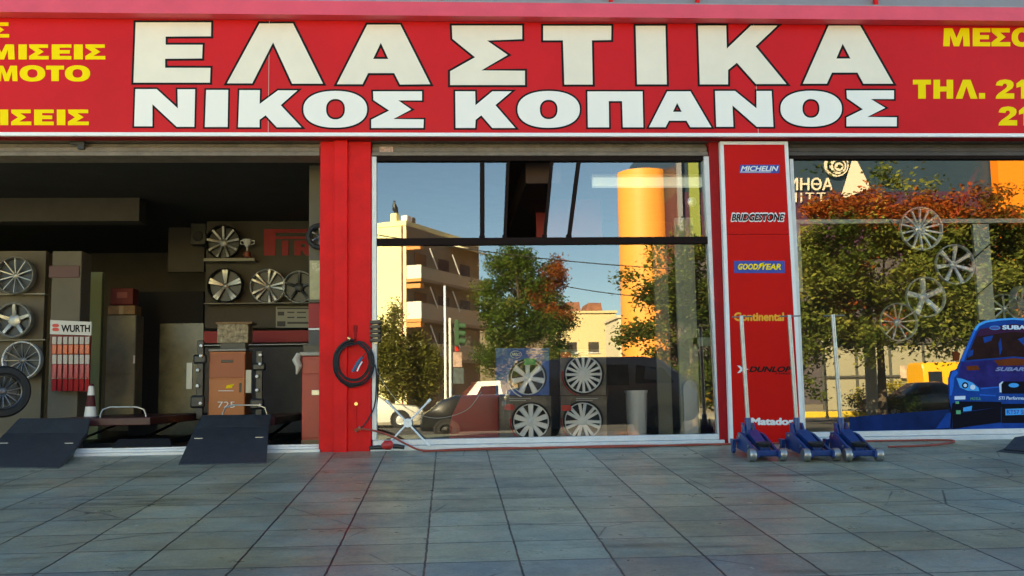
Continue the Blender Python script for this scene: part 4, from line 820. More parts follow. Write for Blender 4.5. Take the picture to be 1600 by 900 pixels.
hull = [(1484, 676), (1487, 642), (1482.5, 621), (1482, 592), (1486, 579.5), (1495, 577), (1500.6, 563.8), (1521.7, 514.7), (1528, 506), (1539, 501), (1560, 498), (MX, 496.5)]
dq('car_body', hull+mirx(hull)[::-1][1:], DB, 1)
dq('windscreen', [(1527, 520), (1531, 514), (MX, 506), (2*MX-1531, 514), (2*MX-1527, 520), (2*MX-1509, 563), (MX, 557), (1509, 563)], DG, 2)
dq('screen_banner', [(1531, 514), (MX, 506), (2*MX-1531, 514), (2*MX-1525.5, 526), (MX, 518), (1525.5, 526)], _dm('decal_plum', (.045, .012, .05)), 3)
text('SUBARU', (1567, 1621, 508.5, 514.5), DY-.0062, DW, dc, 'name_lettering', 0, .05); dq('banner_emblem', ell(1546, 1563, 509, 515.5, 24, 2), DL, 4); dq('banner_emblem', ell(1547, 1562, 509.8, 514.7, 24, 2), NAVY, 5)
dq('bonnet', [(1502, 566), (MX, 559), (2*MX-1502, 566), (2*MX-1500, 590), (2*MX-1532, 606), (MX, 602), (1532, 606), (1497, 588)], DP, 2)
dq('bonnet_scoop', [(1553, 563), (MX, 559.5), (1615, 563), (1608, 571), (1560, 571.5)], DO, 3); dq('bonnet_vent', [(1510, 572), (1528, 571), (1531, 578), (1511, 579)], DO, 3)
text('SUBARU', (1556, 1612, 574, 579.5), DY-.005, _dm('decal_pale', (.22, .28, .5)), dc, 'name_lettering', .3, .04)
dq('roof_edge', [(1521.7, 514.7), (1528, 506), (1539, 501), (1560, 498), (MX, 496.5), (2*MX-1560, 498), (2*MX-1539, 501), (2*MX-1539, 504), (2*MX-1560, 501), (MX, 499.5), (1560, 501), (1541, 504), (1531, 509), (1525, 517)], DL, 2)
for f in (lambda l: l, mirx):
    dq('pillar_light', f([(1521.7, 514.7), (1525, 517), (1509, 556), (1506, 564), (1500.6, 563.8)]), DM, 2)
    dq('wing_light', f([(1484, 592), (1487.5, 581), (1495, 578.5), (1497, 583), (1491, 590), (1490, 604), (1487, 618), (1484, 618)]), DM, 3)
    dq('lower_shade', f([(1486.5, 644), (1488, 630), (1500, 627), (MX-19.2, 628), (MX-19.2, 636), (1508, 643), (1489, 648), (1487, 672), (1485, 674)]), DK, 2)
    dq('bonnet_line', f([(1532, 606), (MX, 602), (MX, 603.6), (1533, 608.2)]), DM, 3)
    dq('bumper_edge', f([(1531, 616), (1556, 617.5), (1556, 619.2), (1531, 618)]), DM, 3)
    dq('headlight', f([(1494.5, 590.5), (1504, 592), (1520, 598), (1529, 606), (1530, 611), (1512, 610.5), (1500, 605.5)]), DL, 3)
    dq('headlight_lens', f(ell(1503, 1513, 597, 607, 24, 2)), DK, 4); dq('headlight_lens', f(ell(1505.5, 1511, 599.5, 605, 24, 2)), DW, 5); dq('headlight_lens', f(ell(1516, 1524, 601, 609, 24, 2)), DW, 4)
    dq('door_mirror', f([(1488.5, 549.5), (1496, 548.5), (1500, 552), (1499, 563), (1490, 564)]), DO, 4)
    dq('bumper_opening', f([(1489, 648), (1508, 644), (MX-20, 636), (MX-20, 660), (1510, 667), (1488, 671)]), DK, 3)
    dq('side_streak', f([(1462, 670), (1480, 645), (1486, 645), (1484, 668)]), DB, 2)
dq('grille', [(1561, 600), (1566, 596), (1602, 596), (1607, 600), (1602, 615), (1566, 615)], DK, 4); dq('grille_edge', [(1562, 613), (1561, 600), (1566, 596), (1568, 596), (1564.5, 601), (1565, 613)], DW, 5); dq('grille_badge', ell(1576, 1592, 598.5, 605.5, 24, 2), DL, 5)
dq('lower_opening', [(MX-19, 631), (MX+19, 631), (MX+19, 661), (MX-19, 661)], DK, 4)
dq('number_plate', [(1571, 639), (1612, 637.5), (1612, 647.5), (1571, 649)], DL, 5); text('KT57 SRT', (1573.5, 1609.5, 640.5, 646.5), DY-.0075, NAVY, dc, 'lettering', 0, .02)
text('STI Performance', (1560.5, 1610, 619.5, 624.5), DY-.005, DW, dc, 'name_lettering', .2, .02); dq('sponsor_patch', [(1491.5, 619), (1508.5, 618.5), (1508.5, 624), (1491.5, 624.5)], DW, 3); text('MOTUL', (1516.5, 1533, 621, 625), DY-.005, DGN, dc, 'name_lettering', .1, .01)
dq('sponsor_patch', [(1505, 637), (1519, 634), (1518, 641.5), (1505, 643)], DL, 4); dq('sponsor_patch', [(1493, 627), (1498.5, 627), (1498.5, 631), (1493, 631)], DGN, 3); dq('sponsor_patch', [(1494, 641), (1501, 641), (1501, 647), (1494, 647)], DGN, 4)
for l in ([(1536, 527), (1552, 524), (1549, 532), (1538, 536)], [(1560, 536), (1563.5, 528), (1566, 545), (1562, 556)], [(1513, 549), (1521, 546), (1520, 555), (1512, 559)], [(1590, 530), (1602, 526), (1600, 540)], [(1625, 534), (1630, 545), (1627, 556), (1623, 545)]): dq('screen_reflection', l, DB, 4)

# ================================================================== ACROSS THE STREET (seen mirrored in the shop windows)
GZ = ZST
def gnd(p, z=GZ): return Vector((p.x, p.y, z))
BARK = mat('bark', (.09, .065, .045), .9, var=.3, vscale=10, bump=.5, bscale=30)
LG = leafmat('green_leaves', [(0, (.020, .045, .008)), (.45, (.055, .095, .016)), (.8, (.12, .15, .03)), (1, (.22, .17, .035))])
LA = leafmat('autumn_leaves', [(0, (.05, .055, .012)), (.3, (.16, .09, .02)), (.6, (.30, .055, .02)), (.8, (.36, .10, .02)), (1, (.34, .26, .06))])
LC = leafmat('conifer_sprays', [(0, (.06, .07, .014)), (.5, (.16, .155, .035)), (1, (.30, .25, .07))])
LM = leafmat('mixed_leaves', [(0, (.02, .045, .010)), (.5, (.075, .10, .02)), (.72, (.16, .16, .03)), (.86, (.34, .12, .03)), (1, (.48, .22, .10))])
LM2 = leafmat('turning_leaves', [(0, (.016, .034, .007)), (.35, (.06, .085, .016)), (.7, (.19, .20, .045)), (.92, (.32, .27, .06)), (1, (.38, .14, .04))])
def leaves(clumps, n, size, seed, base, shell=.55, flat=.5):
    """clumps: (centre, (rx, ry, rz)); leaf faces gathered in sprigs through each clump's volume"""
    rn = random.Random(seed); q = MB(); wts = [c[1][0]*c[1][1]*c[1][2] for c in clumps]
    per = 7
    for _ in range(n//per):
        c, rr = rn.choices(clumps, [w**.7 for w in wts])[0]
        while True:
            d = Vector((rn.uniform(-1, 1), rn.uniform(-1, 1), rn.uniform(-1, 1)))
            if .1 < d.length < 1: break
        d = d.normalized()*(shell+(1-shell)*rn.random())*rn.uniform(.75, 1.12)
        s = c+Vector((d.x*rr[0], d.y*rr[1], d.z*rr[2]))-base
        for k in range(per):
            p = s+Vector((rn.gauss(0, 1), rn.gauss(0, 1), rn.gauss(0, .8)))*size*1.15
            a = Vector((rn.uniform(-1, 1), rn.uniform(-1, 1), rn.uniform(-1, 1)*flat)).normalized(); b_ = a.cross(Vector((rn.uniform(-1, 1), rn.uniform(-1, 1), rn.uniform(-1, 1)))).normalized()
            l = size*rn.uniform(.6, 1.25); w = l*rn.uniform(.35, .6)
            q.bm.faces.new([q.bm.verts.new(x) for x in (p-a*l*.5, p+b_*w*.5, p+a*l*.5, p-b_*w*.5)])
    return q
def E(px, py, rx, ry, yv, deep=.8):
    c = mir(px, py, yv); k = (yv+CAM_D)/F; return (c, (rx*k, rx*k*deep, ry*k))
def scat(seed, boxes, yv, deep=1.2):
    rn = random.Random(seed); o = []
    for x0, x1, y0, y1, n, r in boxes:
        for _ in range(n):
            c, rr = E(rn.uniform(x0, x1), rn.uniform(y0, y1), r*rn.uniform(.6, 1.4), r*rn.uniform(.45, 1.0), yv); c.y += rn.uniform(-deep, deep); o.append((c, rr))
    return o
def tree(name, label, base, crowns, trunk_r, top, seed, group='street trees across the road', limbs=5):
    t = thing(name, label, 'tree', base, group)
    rn = random.Random(seed); q = MB(); tp = top-base
    mid = [Vector((0, 0, 0)), tp*.35+Vector((rn.uniform(-.1, .1), 0, 0)), tp*.7+Vector((rn.uniform(-.15, .15), 0, 0)), tp]
    q.tube(smooth_path(mid, 3), [trunk_r*(1.15-.9*i/9) for i in range(10)], 10)
    q.build('trunk', BARK, t, True)
    allc = [c for cr in crowns for c in cr[0]]
    for i in range(limbs):
        c, rr = allc[(i*3) % len(allc)]; f = rn.uniform(.45, .9); a = tp*f; e = c-base
        MB().tube(smooth_path([a, (a+e)*.5+Vector((0, 0, -.15)), e], 3), [trunk_r*.45*(1-.11*k) for k in range(7)], 7).build('limb', BARK, t, True)
    for cl, n, size, m_, nm in crowns: leaves(cl, n, size, seed+hash_(nm), base).build(nm, m_, t)
    return t
def hash_(s): return sum(map(ord, s)) % 97
# conifers at the left
b0 = gnd(mir(612, 640, 33)); tree('conifer', 'pointed olive green conifer mirrored at the lower left of the middle window', b0, [([E(613, 575, 30, 60, 33), E(617, 510, 11, 35, 33), E(596, 540, 18, 50, 33), E(618, 482, 5, 20, 33)], 11000, .14, LC, 'crown')], .14, mir(616, 480, 33), 11, 'conifers across the road', 2)
b0 = gnd(mir(655, 640, 34)); tree('conifer', 'rounder olive green conifer mirrored behind the lug wrench', b0, [([E(655, 585, 40, 50, 34), E(645, 550, 26, 35, 34), E(668, 565, 22, 30, 34)], 12000, .14, LC, 'crown')], .15, mir(652, 530, 34), 12, 'conifers across the road', 2)
b0 = gnd(mir(818, 640, 40)); tree('street_tree', 'tall green tree with a red side mirrored in the middle window', b0, [(scat(5, [(770, 825, 400, 450, 12, 17), (758, 872, 440, 510, 40, 19), (752, 885, 500, 590, 44, 20), (780, 860, 410, 450, 14, 16), (785, 815, 382, 400, 4, 10), (870, 890, 470, 520, 6, 11)], 40, 1.6), 40000, .17, LG, 'crown'), (scat(6, [(838, 884, 405, 452, 16, 10), (835, 880, 445, 490, 14, 10), (872, 892, 482, 502, 4, 7)], 39.3, .8), 7000, .15, LA, 'autumn_crown')], .22, mir(812, 420, 40), 21)
b0 = gnd(mir(1086, 640, 20)); tree('street_tree', 'sparse tree with pinkish autumn leaves mirrored at the right of the middle window', b0, [(scat(8, [(1045, 1118, 370, 450, 14, 14), (1035, 1118, 450, 540, 22, 16), (1040, 1118, 540, 640, 20, 15), (985, 1050, 440, 520, 13, 12), (955, 1000, 415, 445, 5, 8), (1000, 1040, 385, 440, 5, 8), (970, 1045, 500, 560, 9, 12), (1018, 1036, 358, 400, 3, 6)], 20, .8), 18000, .16, LM, 'crown')], .10, mir(1085, 440, 20), 31, limbs=10)
b0 = gnd(mir(1379, 640, 24))
tree('street_tree', 'wide spreading tree with red top leaves mirrored in the right window', b0, [(scat(9, [(1242, 1600, 352, 420, 70, 20), (1245, 1620, 420, 490, 74, 21), (1242, 1340, 480, 560, 26, 17), (1242, 1275, 540, 620, 9, 13), (1330, 1560, 480, 535, 44, 17), (1430, 1490, 530, 560, 4, 9), (1284, 1302, 252, 275, 3, 8), (1370, 1404, 258, 290, 6, 9), (1405, 1440, 278, 300, 4, 8), (1585, 1640, 350, 480, 14, 22)], 22, 1.4), 60000, .19, LM2, 'crown'), (scat(10, [(1240, 1600, 325, 352, 42, 13), (1300, 1460, 300, 325, 16, 10), (1470, 1560, 300, 330, 9, 9), (1575, 1595, 290, 330, 4, 7), (1250, 1420, 400, 520, 6, 10)], 21.4, .8), 11000, .17, LA, 'autumn_crown')], .17, mir(1375, 430, 24), 41, limbs=14)
# poles
def pole(label, px, y0, y1, yv, wpx, m_, name='pole', cat='pole'):
    t_ = mir(px, y0, yv); b_ = gnd(t_); r_ = wpx*(yv+CAM_D)/F/2; t = thing(name, label, cat, b_)
    MB().cyl((0, 0, 0), (0, 0, t_.z-b_.z), r_, r_*.85, 14).build('shaft', m_, t, True); MB().cyl((0, 0, 0), (0, 0, .12), r_*1.6, n=14).build('base', m_, t); return t, t_.z-b_.z
PALEM = mat('pale_concrete', (.33, .30, .23), .8, var=.15)
pole('thick beige concrete pole mirrored beside the right hand tree trunk', 1353, 440, 640, 25, 19, PALEM)
pole('tall thin white pole mirrored left of the traffic light', 695, 446, 640, 28, 4.5, WHITE)
t, hh = pole('traffic light with dark green head and stacked signs mirrored in the middle window', 703, 497, 640, 28, 5, WHITE, 'traffic_light', 'traffic light')
k = 40/F
def loc(px, py): return mir(px, py, 28)-t.location
def lbox(name, x0, x1, y0, y1, m_, d=.22, dy=0.):
    a, c = loc(x0, y1), loc(x1, y0); MB().box((min(a.x, c.x), a.y-.1+dy, a.z), (max(a.x, c.x), a.y+d-.1+dy, c.z), .02).build(name, m_, t)
lbox('signal_head', 710.5, 717, 500, 540, mat('signal_green', (.04, .09, .04), .4)); lbox('bracket', 704, 710.4, 505, 508, BLK, .1)
for y in (505, 517, 529): MB().tube([loc(717, y+4), loc(727, y+5)], .13, 10).build('visor', mat('signal_green', (.04, .09, .04), .4), t, True)
lbox('sign_plate', 711, 717, 541, 549, TAGR, .04); lbox('sign_plate', 708, 722, 550, 574, mat('mixed_sign', (.45, .3, .24), .5, var=.7, vscale=9), .05); lbox('sign_plate', 707, 725, 575, 600, mat('dark_sign', (.08, .10, .10), .5, var=.8, vscale=12), .05)
# the yellow apartment block
YW = mat('yellow_render', (.84, .76, .42), .85, var=.07, vscale=.4); SHW = mat('brown_grey_shade_render', (.26, .20, .14), .85, var=.15, vscale=.5); BALW = mat('balcony_white', (.72, .68, .58), .8); BALO = mat('balcony_orange', (.60, .26, .09), .8)  # brown grey render: shade of the block's unlit face put into the colour
C0 = mir(634, 352, 60); zt_ = C0.z; C0 = gnd(C0); ang = math.atan2(-.89, .45)
blk = thing('apartment_block', 'yellow apartment block with white balconies mirrored at the left of the middle window', 'building', C0); blk.rotation_euler.z = ang
H_ = zt_-GZ                                # local x along the shaded face, local y outwards from it is +y ... lit face looks along -x
LB = 12.5
def bb(name, lo, hi, m_, bev=0): return MB().box(lo, hi, bev).build(name, m_, blk)
bb('wall', (0, -16, 0), (LB, 0, H_), [YW]); bb('parapet', (-.05, -16, H_+.003), (LB, .05, H_+.35), YW)
def px2z(py): return .662+(612-py)*72/F-GZ
flo = [(px2z(432), px2z(411), px2z(386), px2z(376)), (px2z(495), px2z(468), px2z(447), px2z(440)), (px2z(556), px2z(530), px2z(508), px2z(501))]
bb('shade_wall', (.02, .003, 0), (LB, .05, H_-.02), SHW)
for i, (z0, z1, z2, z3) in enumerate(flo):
    bb('balcony_slab', (.0, .053, z0-.22), (LB, 1.25, z0), SHW); bb('balcony_parapet', (.12, 1.13, z0+.003), (LB, 1.25, z1-.1), mat('balcony_white_shaded', (.42, .36, .27), .8)); bb('balcony_end', (-.004, .053, z0+.003), (.11, 1.25, z1), BALW)  # parapets along the shaded face: balcony white darkened to hold the shade
    bb('awning', (-.02, .053, z2), (.5, 1.2, z3), BALO)
    bb('balcony_edge', (-.012, .053, z0-.23), (-.003, 1.25, z0-.001), BALO)
    for k in range(3):
        f = bb('window', (1.2+k*3.8, .053, z0+.05), (3.0+k*3.8, .09, z0+2.1), mat('window_dark', (.05, .045, .04), .2)); 
    for k in (1.5, 5.2): MB().tube([(k, 1.2, z2+.2), (k+.9, 1.35, z0+.9)], .05, 6).build('awning_arm', WHITE, blk)
MB().hexa([(LB-6, .06, H_-.55), (LB, .06, H_-.55), (LB, 1.9, H_-1.1), (LB-6, 1.9, H_-1.1)], [(LB-6, .06, H_-.45), (LB, .06, H_-.45), (LB, 1.9, H_-1.0), (LB-6, 1.9, H_-1.0)]).build('striped_awning', mat('awning_pale', (.66, .6, .42), .8), blk)
bb('roof_tank', (.2, -.5, H_+.353), (.9, .0, H_+.8), WHITE, .05); bb('roof_tank', (1.3, -.9, H_+.353), (1.9, -.2, H_+.85), SHW, .05); bb('chimney', (.1, -1.35, H_+.353), (.6, -.85, H_+1.0), YW)
MB().cyl((-.06, -.3, 0), (-.06, -.3, H_), .06, n=8).build('drainpipe', mat('drain_red', (.3, .08, .05), .6), blk)
bd = thing('bird', 'dark bird perched on the chimney of the yellow apartment block', 'bird', blk.matrix_basis @ Vector((.35, -1.1, H_+1.003)))
MB().tube([(.25, 0, .02), (.12, 0, .12), (.02, 0, .32), (-.04, 0, .62), (-.06, 0, .8), (-.02, 0, .95), (-.16, 0, .97)], [.03, .14, .22, .17, .08, .09, .01], 12).build('body', BLK, bd, True)
# orange tower and the purple building
OR = mat('orange_cladding', (.84, .31, .06), .5, var=.04, vscale=.5)
tc_ = mir(1012, 262, 70); rr_ = 42*(82)/F; tw = thing('orange_tower', 'round orange tower mirrored at the right of the middle window', 'tower', gnd(tc_)); tw.location.y -= rr_
zc = tc_.z-GZ
MB().lathe([(.001, 0), (rr_, 0), (rr_, zc), (rr_*.96, zc), (rr_*.96, zc-.3), (.001, zc-.3)], 64, RT).build('drum', OR, tw, True)
for k in range(5):
    a = R(30+k*16); x = -math.cos(R(150))*rr_
    MB().box((rr_*math.sin(R(58+k*6))-.03, rr_*math.cos(R(58+k*6))-.02, .5), (rr_*math.sin(R(58+k*6))+.03, rr_*math.cos(R(58+k*6))+.03, zc-.4)).build('joint', mat('orange_joint', (.45, .15, .02), .6), tw)
pb0 = mir(1057, 300, 66); pbx1 = mir(1720, 300, 66).x
pbd = thing('mall_building', 'dark blue and purple building with cream lettering mirrored in the right window', 'building', gnd(pb0)); l_ = pbd.location
PUR = mat('purple_cladding', (.055, .016, .040), .5, var=.08, vscale=.4); BLG = mat('blue_grey_glazing', (.022, .040, .060), .35, var=.1, vscale=.3); PKD = mat('dark_base', (.07, .055, .06), .7)
Wd = pbx1-l_.x; zp = mir(1300, 300, 66).z-GZ; zq = mir(1300, 400, 66).z-GZ; ztop = 24
MB().box((0, -20, 0), (Wd, 0, zq)).build('base_storey', PKD, pbd); MB().box((0, -20, zq+.003), (Wd, .1, zp)).build('purple_band', PUR, pbd); MB().box((0, -20, zp+.003), (Wd, -.05, ztop)).build('glazed_band', BLG, pbd)
MB().box((0, .11, zq+.8), (.35, .5, ztop-.5)).build('corner_fin', mat('fin_grey', (.2, .2, .22), .5), pbd)
a, c = mir(1081, 452, 66)-l_, mir(1089, 240, 66)-l_; MB().box((a.x, .12, zq), (c.x, .3, ztop-.6)).build('lime_stripe', mat('lime_panel', (.20, .23, .05), .5), pbd)
a, c = mir(1561, 480, 66)-l_, mir(1590, 236, 66)-l_; MB().box((a.x, .12, 0), (c.x, 1.2, ztop+.5)).build('orange_pylon', mat('bright_orange_panel', (.78, .20, .01), .5), pbd)
CRL = mat('cream_letters', (.62, .52, .40), .6)
def onb(x0, x1, y0, y1):
    return lambda u, v: (mir(x1+(x0-x1)*u, y1+(y0-y1)*v, 65.8))
text('ΑΘΗΝΑ', (1215, 1301, 278, 297), 0, CRL, pbd, 'lettering', 0, .015, mirrored=65.7, th=.12)
text('ΤΤΙΗ', (1231, 1290, 301, 316), 0, CRL, pbd, 'lettering', 0, .0, mirrored=65.7, th=.12, space=1.15)
for L_ in ([[(1335, 243), (1360, 294), (1352, 297), (1325, 272), (1312, 312), (1315, 300)]],): pass
sheet('emblem', [[(1334.5, 242), (1361, 294), (1313, 312)]], lambda a, c: mir(a, c, 65.7), CRL, pbd, .12, (0, -1, 0))
for r0, r1, ox in ((19, 16.2, 0), (13, 9.5, 2.5), (7, 3.5, 4)):
    sheet('swirl', [ell(1307+ox-r0, 1307+ox+r0, 258+ox*.6-r0*.95, 258+ox*.6+r0*.95, 40, 2), ell(1307+ox-r1+1.5, 1307+ox+r1+1.5, 258+ox*.6-r1*.95, 258+ox*.6+r1*.95, 40, 2)], lambda a, c: mir(a, c, 65.7), CRL, pbd, .12, (0, -1, 0))
# low cream building with red roof, pale block, hoarding
def house(name, label, x0, x1, y0, yv, m_, roof=None, wins=()):
    a, c = mir(x0, y0, yv), mir(x1, y0, yv); t = thing(name, label, 'building', gnd(a)); w = c.x-a.x; z = a.z-GZ
    MB().box((0, -8, 0), (w, 0, z)).build('wall', m_, t)
    MB().box((-.15, -8.1, z+.003), (w+.15, .15, z+.25)).build('cornice', m_, t)
    if roof:
        for f0, f1, hh in roof: MB().prism([(w*f0, z+.253), (w*f1, z+.253), (w*(f1-.03), z+hh), (w*(f0+.05), z+hh)], 'y', -6, -1).build('roof', mat('brown_tiles', (.25, .10, .06), .8, var=.3, vscale=2), t)
    for f, zz in wins:
        wi = MB().box((w*f-.55, .003, zz), (w*f+.55, .05, zz+1.1)).build('window', mat('window_dark', (.05, .045, .04), .2), t); MB().box((w*f-.65, .003, zz-.1), (w*f+.65, .12, zz-.003)).build('sill', WHITE, wi)
    return t
house('house', 'low cream house with brown roofs mirrored between the two trees', 872, 962, 490, 92, mat('cream_house', (.62, .50, .28), .85, var=.08), ((.12, .42, 1.3), (.5, .8, 1.2)), ((.22, 5.4), (.22, 2.6), (.6, 5.4), (.6, 2.6)))
house('house', 'pale narrow house mirrored behind the autumn leaves', 966, 999, 497, 80, mat('pale_house', (.66, .58, .42), .85), None, ((.4, 4.5), (.4, 2)))
house('house', 'grey brown low building mirrored behind the tall green tree', 690, 872, 520, 100, mat('drab_house', (.22, .17, .12), .85, var=.2))
house('house', 'dark low building mirrored behind the conifers', 480, 690, 540, 90, mat('drab_house2', (.2, .16, .11), .85, var=.2))
hb = thing('hoarding', 'beige panel hoarding with a dark metal grid mirrored behind the tree trunk', 'fence', gnd(mir(1283, 540, 44))); l_ = hb.location
x1_, z1_ = mir(1700, 536, 44).x-l_.x, mir(1400, 536, 44).z-l_.z
MB().box((0, -.1, .0), (x1_, 0, z1_)).build('panel', mat('hoarding_beige', (.30, .27, .185), .8, var=.1, vscale=.8), hb)
for f in range(0, 9): MB().box((f*x1_/8-.06, .003, 0), (f*x1_/8+.06, .08, z1_+.15)).build('post', mat('post_dark', (.07, .07, .06), .5), hb)
for f in (.5, 1.0): MB().box((0, .085, z1_*f-.05), (x1_, .14, z1_*f+.05)).build('rail', mat('post_dark', (.07, .07, .06), .5), hb)
a, c = mir(1407, 591, 43.8)-l_, mir(1423, 571, 43.8)-l_; MB().box((a.x, a.y, a.z), (c.x, a.y+.03, c.z)).build('notice', mat('hoarding_notice', (.65, .45, .32), .6, var=.6, vscale=3), hb)
kb = MB(); a, c = mir(1200, 656, 30), mir(1500, 656, 30); kb.box((a.x, a.y, GZ), (c.x+6, a.y+.25, GZ+.26), .03); tag(kb.build('yellow_kerb', mat('kerb_yellow', (.62, .42, .04), .7, var=.15)), 'yellow painted kerb mirrored low in the right window', 'kerb')
fb = MB(); 
bs = thing('bush', 'low yellow flowering bush mirrored beside the tree trunk', 'bush', gnd(mir(1408, 620, 40))); leaves([E(1400, 607, 26, 12, 40), E(1425, 610, 22, 10, 40), E(1340, 617, 12, 12, 40)], 1400, .14, 77, bs.location).build('foliage', leafmat('yellow_bush', [(0, (.10, .10, .01)), (.5, (.35, .28, .02)), (1, (.55, .42, .03))]), bs)
bs = thing('bush', 'dark green bush mirrored between the yellow bush and the van', 'bush', gnd(mir(1380, 640, 26))); leaves([E(1375, 620, 30, 22, 26), E(1415, 630, 34, 16, 26), E(1340, 628, 20, 14, 26)], 2200, .12, 78, bs.location).build('foliage', LG, bs)
for k, (a, c, yv, lb) in enumerate((((560, 362), (1120, 424), 26, 'upper sagging overhead cable crossing the sky in the middle window'), ((870, 445), (1120, 462), 30, 'short lower overhead cable crossing beside the red tree'))):
    p, q_ = mir(*a, yv), mir(*c, yv); pts = [p+(q_-p)*i/12-Vector((0, 0, .25*math.sin(math.pi*i/12))) for i in range(13)]
    o = MB().tube([v-p for v in pts], .022, 5).build('overhead_cable', BLK, None, True, p); tag(o, lb, 'cable')

# ---- vehicles: sections (x, z bottom, z belt, z roof, half width belt, half width roof) along the length, front at -x
def vehicle(name, label, cat, L_, secs, wheels, wr, body, loc_, rz, wins, lights=True, mw=None):
    t = thing(name, label, cat, loc_); t.rotation_euler.z = rz
    q = MB(); prev = None
    for x, zb, zm, zr, wb, wr_ in secs:
        ring = [(-wb*.93, zb), (-wb, zb+(zm-zb)*.35), (-wb, zm), (-(wb*.25+wr_*.75), zm+(zr-zm)*.78) , (-wr_*.86, zr), (0, zr+.02), (wr_*.86, zr), ((wb*.25+wr_*.75), zm+(zr-zm)*.78), (wb, zm), (wb, zb+(zm-zb)*.35), (wb*.93, zb)]
        vs = [q.bm.verts.new((x, y, z)) for y, z in ring]
        if prev:
            for j in range(len(vs)): q.bm.faces.new((prev[j], prev[(j+1) % len(vs)], vs[(j+1) % len(vs)], vs[j]))
        else: q.bm.faces.new(vs)
        prev = vs
    q.bm.faces.new(prev[::-1]); q.build('body', body, t, True)
    hw = max(s[4] for s in secs)
    for wx in wheels:
        for s_ in (-1, 1):
            wl = bpy.data.objects.new('wheel', None); COL.objects.link(wl); wl.parent = t; wl.location = (wx, s_*(hw-.10), wr)
            MB().lathe([(wr*.6, -.11), (wr*.95, -.11), (wr, -.08), (wr, .08), (wr*.95, .11), (wr*.6, .11)], 28, closed=True).build('tyre', RUB, wl, True)
            MB().lathe([(.001, -.09), (wr*.2, -.1), (wr*.55, -.06), (wr*.62, -.115), (wr*.62, .115), (wr*.55, .06), (.001, .1)], 20).build('rim', mw or SILV, wl, True)
            MB().lathe([(wr*1.0, -.02), (wr*1.22, -.02), (wr*1.22, .125), (wr*1.0, .125)], 28, Matrix.Scale(s_, 4, (0, 1, 0)), closed=True).build('wheel_arch', mat('arch_black', (.01, .01, .01), .7), wl)
    def interp(x):
        for a, b_ in zip(secs, secs[1:]):
            if a[0] <= x <= b_[0]: f = (x-a[0])/(b_[0]-a[0]) if b_[0] > a[0] else 0; return [a[i]+(b_[i]-a[i])*f for i in range(6)]
        return secs[-1]
    for loop in wins:
        for s_ in (-1, 1):
            q = MB(); A = []; B = []
            for x, f in loop:
                _, zb, zm, zr, wb, wr_ = interp(x); z = zm+(zr-zm)*f; w = wb+((wb*.25+wr_*.75)-wb)*f/.78
                A.append(q.bm.verts.new((x, s_*(w-.02), z))); B.append(q.bm.verts.new((x, s_*(w+.008), z)))
            q.bm.faces.new(A); q.bm.faces.new(B)
            for i in range(len(A)): q.bm.faces.new((A[i], A[(i+1) % len(A)], B[(i+1) % len(A)], B[i]))
            q.build('side_window', DKGLS, t)
    xf, xb_ = secs[0], secs[-1]
    if lights:
        for s_ in (-1, 1):
            zz = xf[2]-.05; MB().box((xf[0]-.03, s_*xf[4]*.72-.18, zz-.12), (xf[0]+.10, s_*xf[4]*.72+.18, zz+.02), .03).build('headlight', mat('lamp_glass', (.6, .62, .62), .1), t)
            zz = xb_[2]; MB().box((xb_[0]-.06, s_*xb_[4]*.86-.09, zz-.32), (xb_[0]+.02, s_*xb_[4]*.86+.09, zz+.04), .02).build('tail_light', mat('tail_red', (.35, .01, .01), .2), t)
        MB().box((xf[0]-.06, -xf[4]*.9, xf[1]+.02), (xf[0]+.2, xf[4]*.9, xf[1]+.28), .05).build('bumper', body, t); MB().box((xb_[0]-.2, -xb_[4]*.9, xb_[1]+.02), (xb_[0]+.06, xb_[4]*.9, xb_[1]+.28), .05).build('bumper', body, t)
    return t
SUVB = mat('dark_brown_car_paint', (.11, .075, .06), .25, coat=.6)
ssec = [(0, .45, .95, .97, .80, .72), (.10, .32, 1.14, 1.18, .90, .80), (.45, .30, 1.20, 1.26, .94, .82), (.55, .30, 1.22, 1.34, .94, .80), (1.05, .30, 1.22, 1.92, .94, .74), (1.6, .30, 1.22, 2.0, .94, .76), (3.5, .30, 1.24, 2.0, .94, .76), (3.95, .32, 1.26, 1.93, .93, .75), (4.40, .34, 1.28, 1.62, .92, .76), (4.70, .38, 1.22, 1.26, .90, .80), (4.85, .5, 1.05, 1.07, .84, .76)]
cx_ = mir(1092, 600, 12.6)
sv_ = vehicle('parked_car', 'dark brown estate car mirrored low in the middle window behind the cartons', 'car', 4.85, ssec, (.9, 3.95), .38, SUVB, Vector((cx_.x-4.85, -13.4, ZB)), 0, [[(1.3, .06), (2.1, .06), (2.1, .74), (1.7, .72)], [(2.2, .06), (3.1, .06), (3.1, .74), (2.2, .74)], [(3.25, .10), (4.25, .12), (4.0, .68), (3.3, .72)]], mw=GREYAL)
p = mir(703, 640, 17.5); vehicle('parked_car', 'black car nose mirrored below the white pickup in the middle window', 'car', 3.9, [(0, .3, .62, .64, .74, .66), (.06, .25, .80, .82, .84, .74), (.55, .22, 1.05, 1.30, .88, .78), (1.0, .22, 1.1, 1.50, .88, .76), (3.5, .24, 1.1, 1.52, .88, .76), (3.8, .28, 1.0, 1.1, .86, .7), (3.9, .4, .9, .92, .8, .7)], (.75, 3.2), .31, mat('black_car_paint', (.012, .012, .013), .25, coat=.5), Vector((p.x-.85, p.y, GZ)), 0, [[(2.2, .1), (3.2, .1), (3.1, .7), (2.2, .72)]], lights=False, mw=BLK).scale = (1, 1, .80)
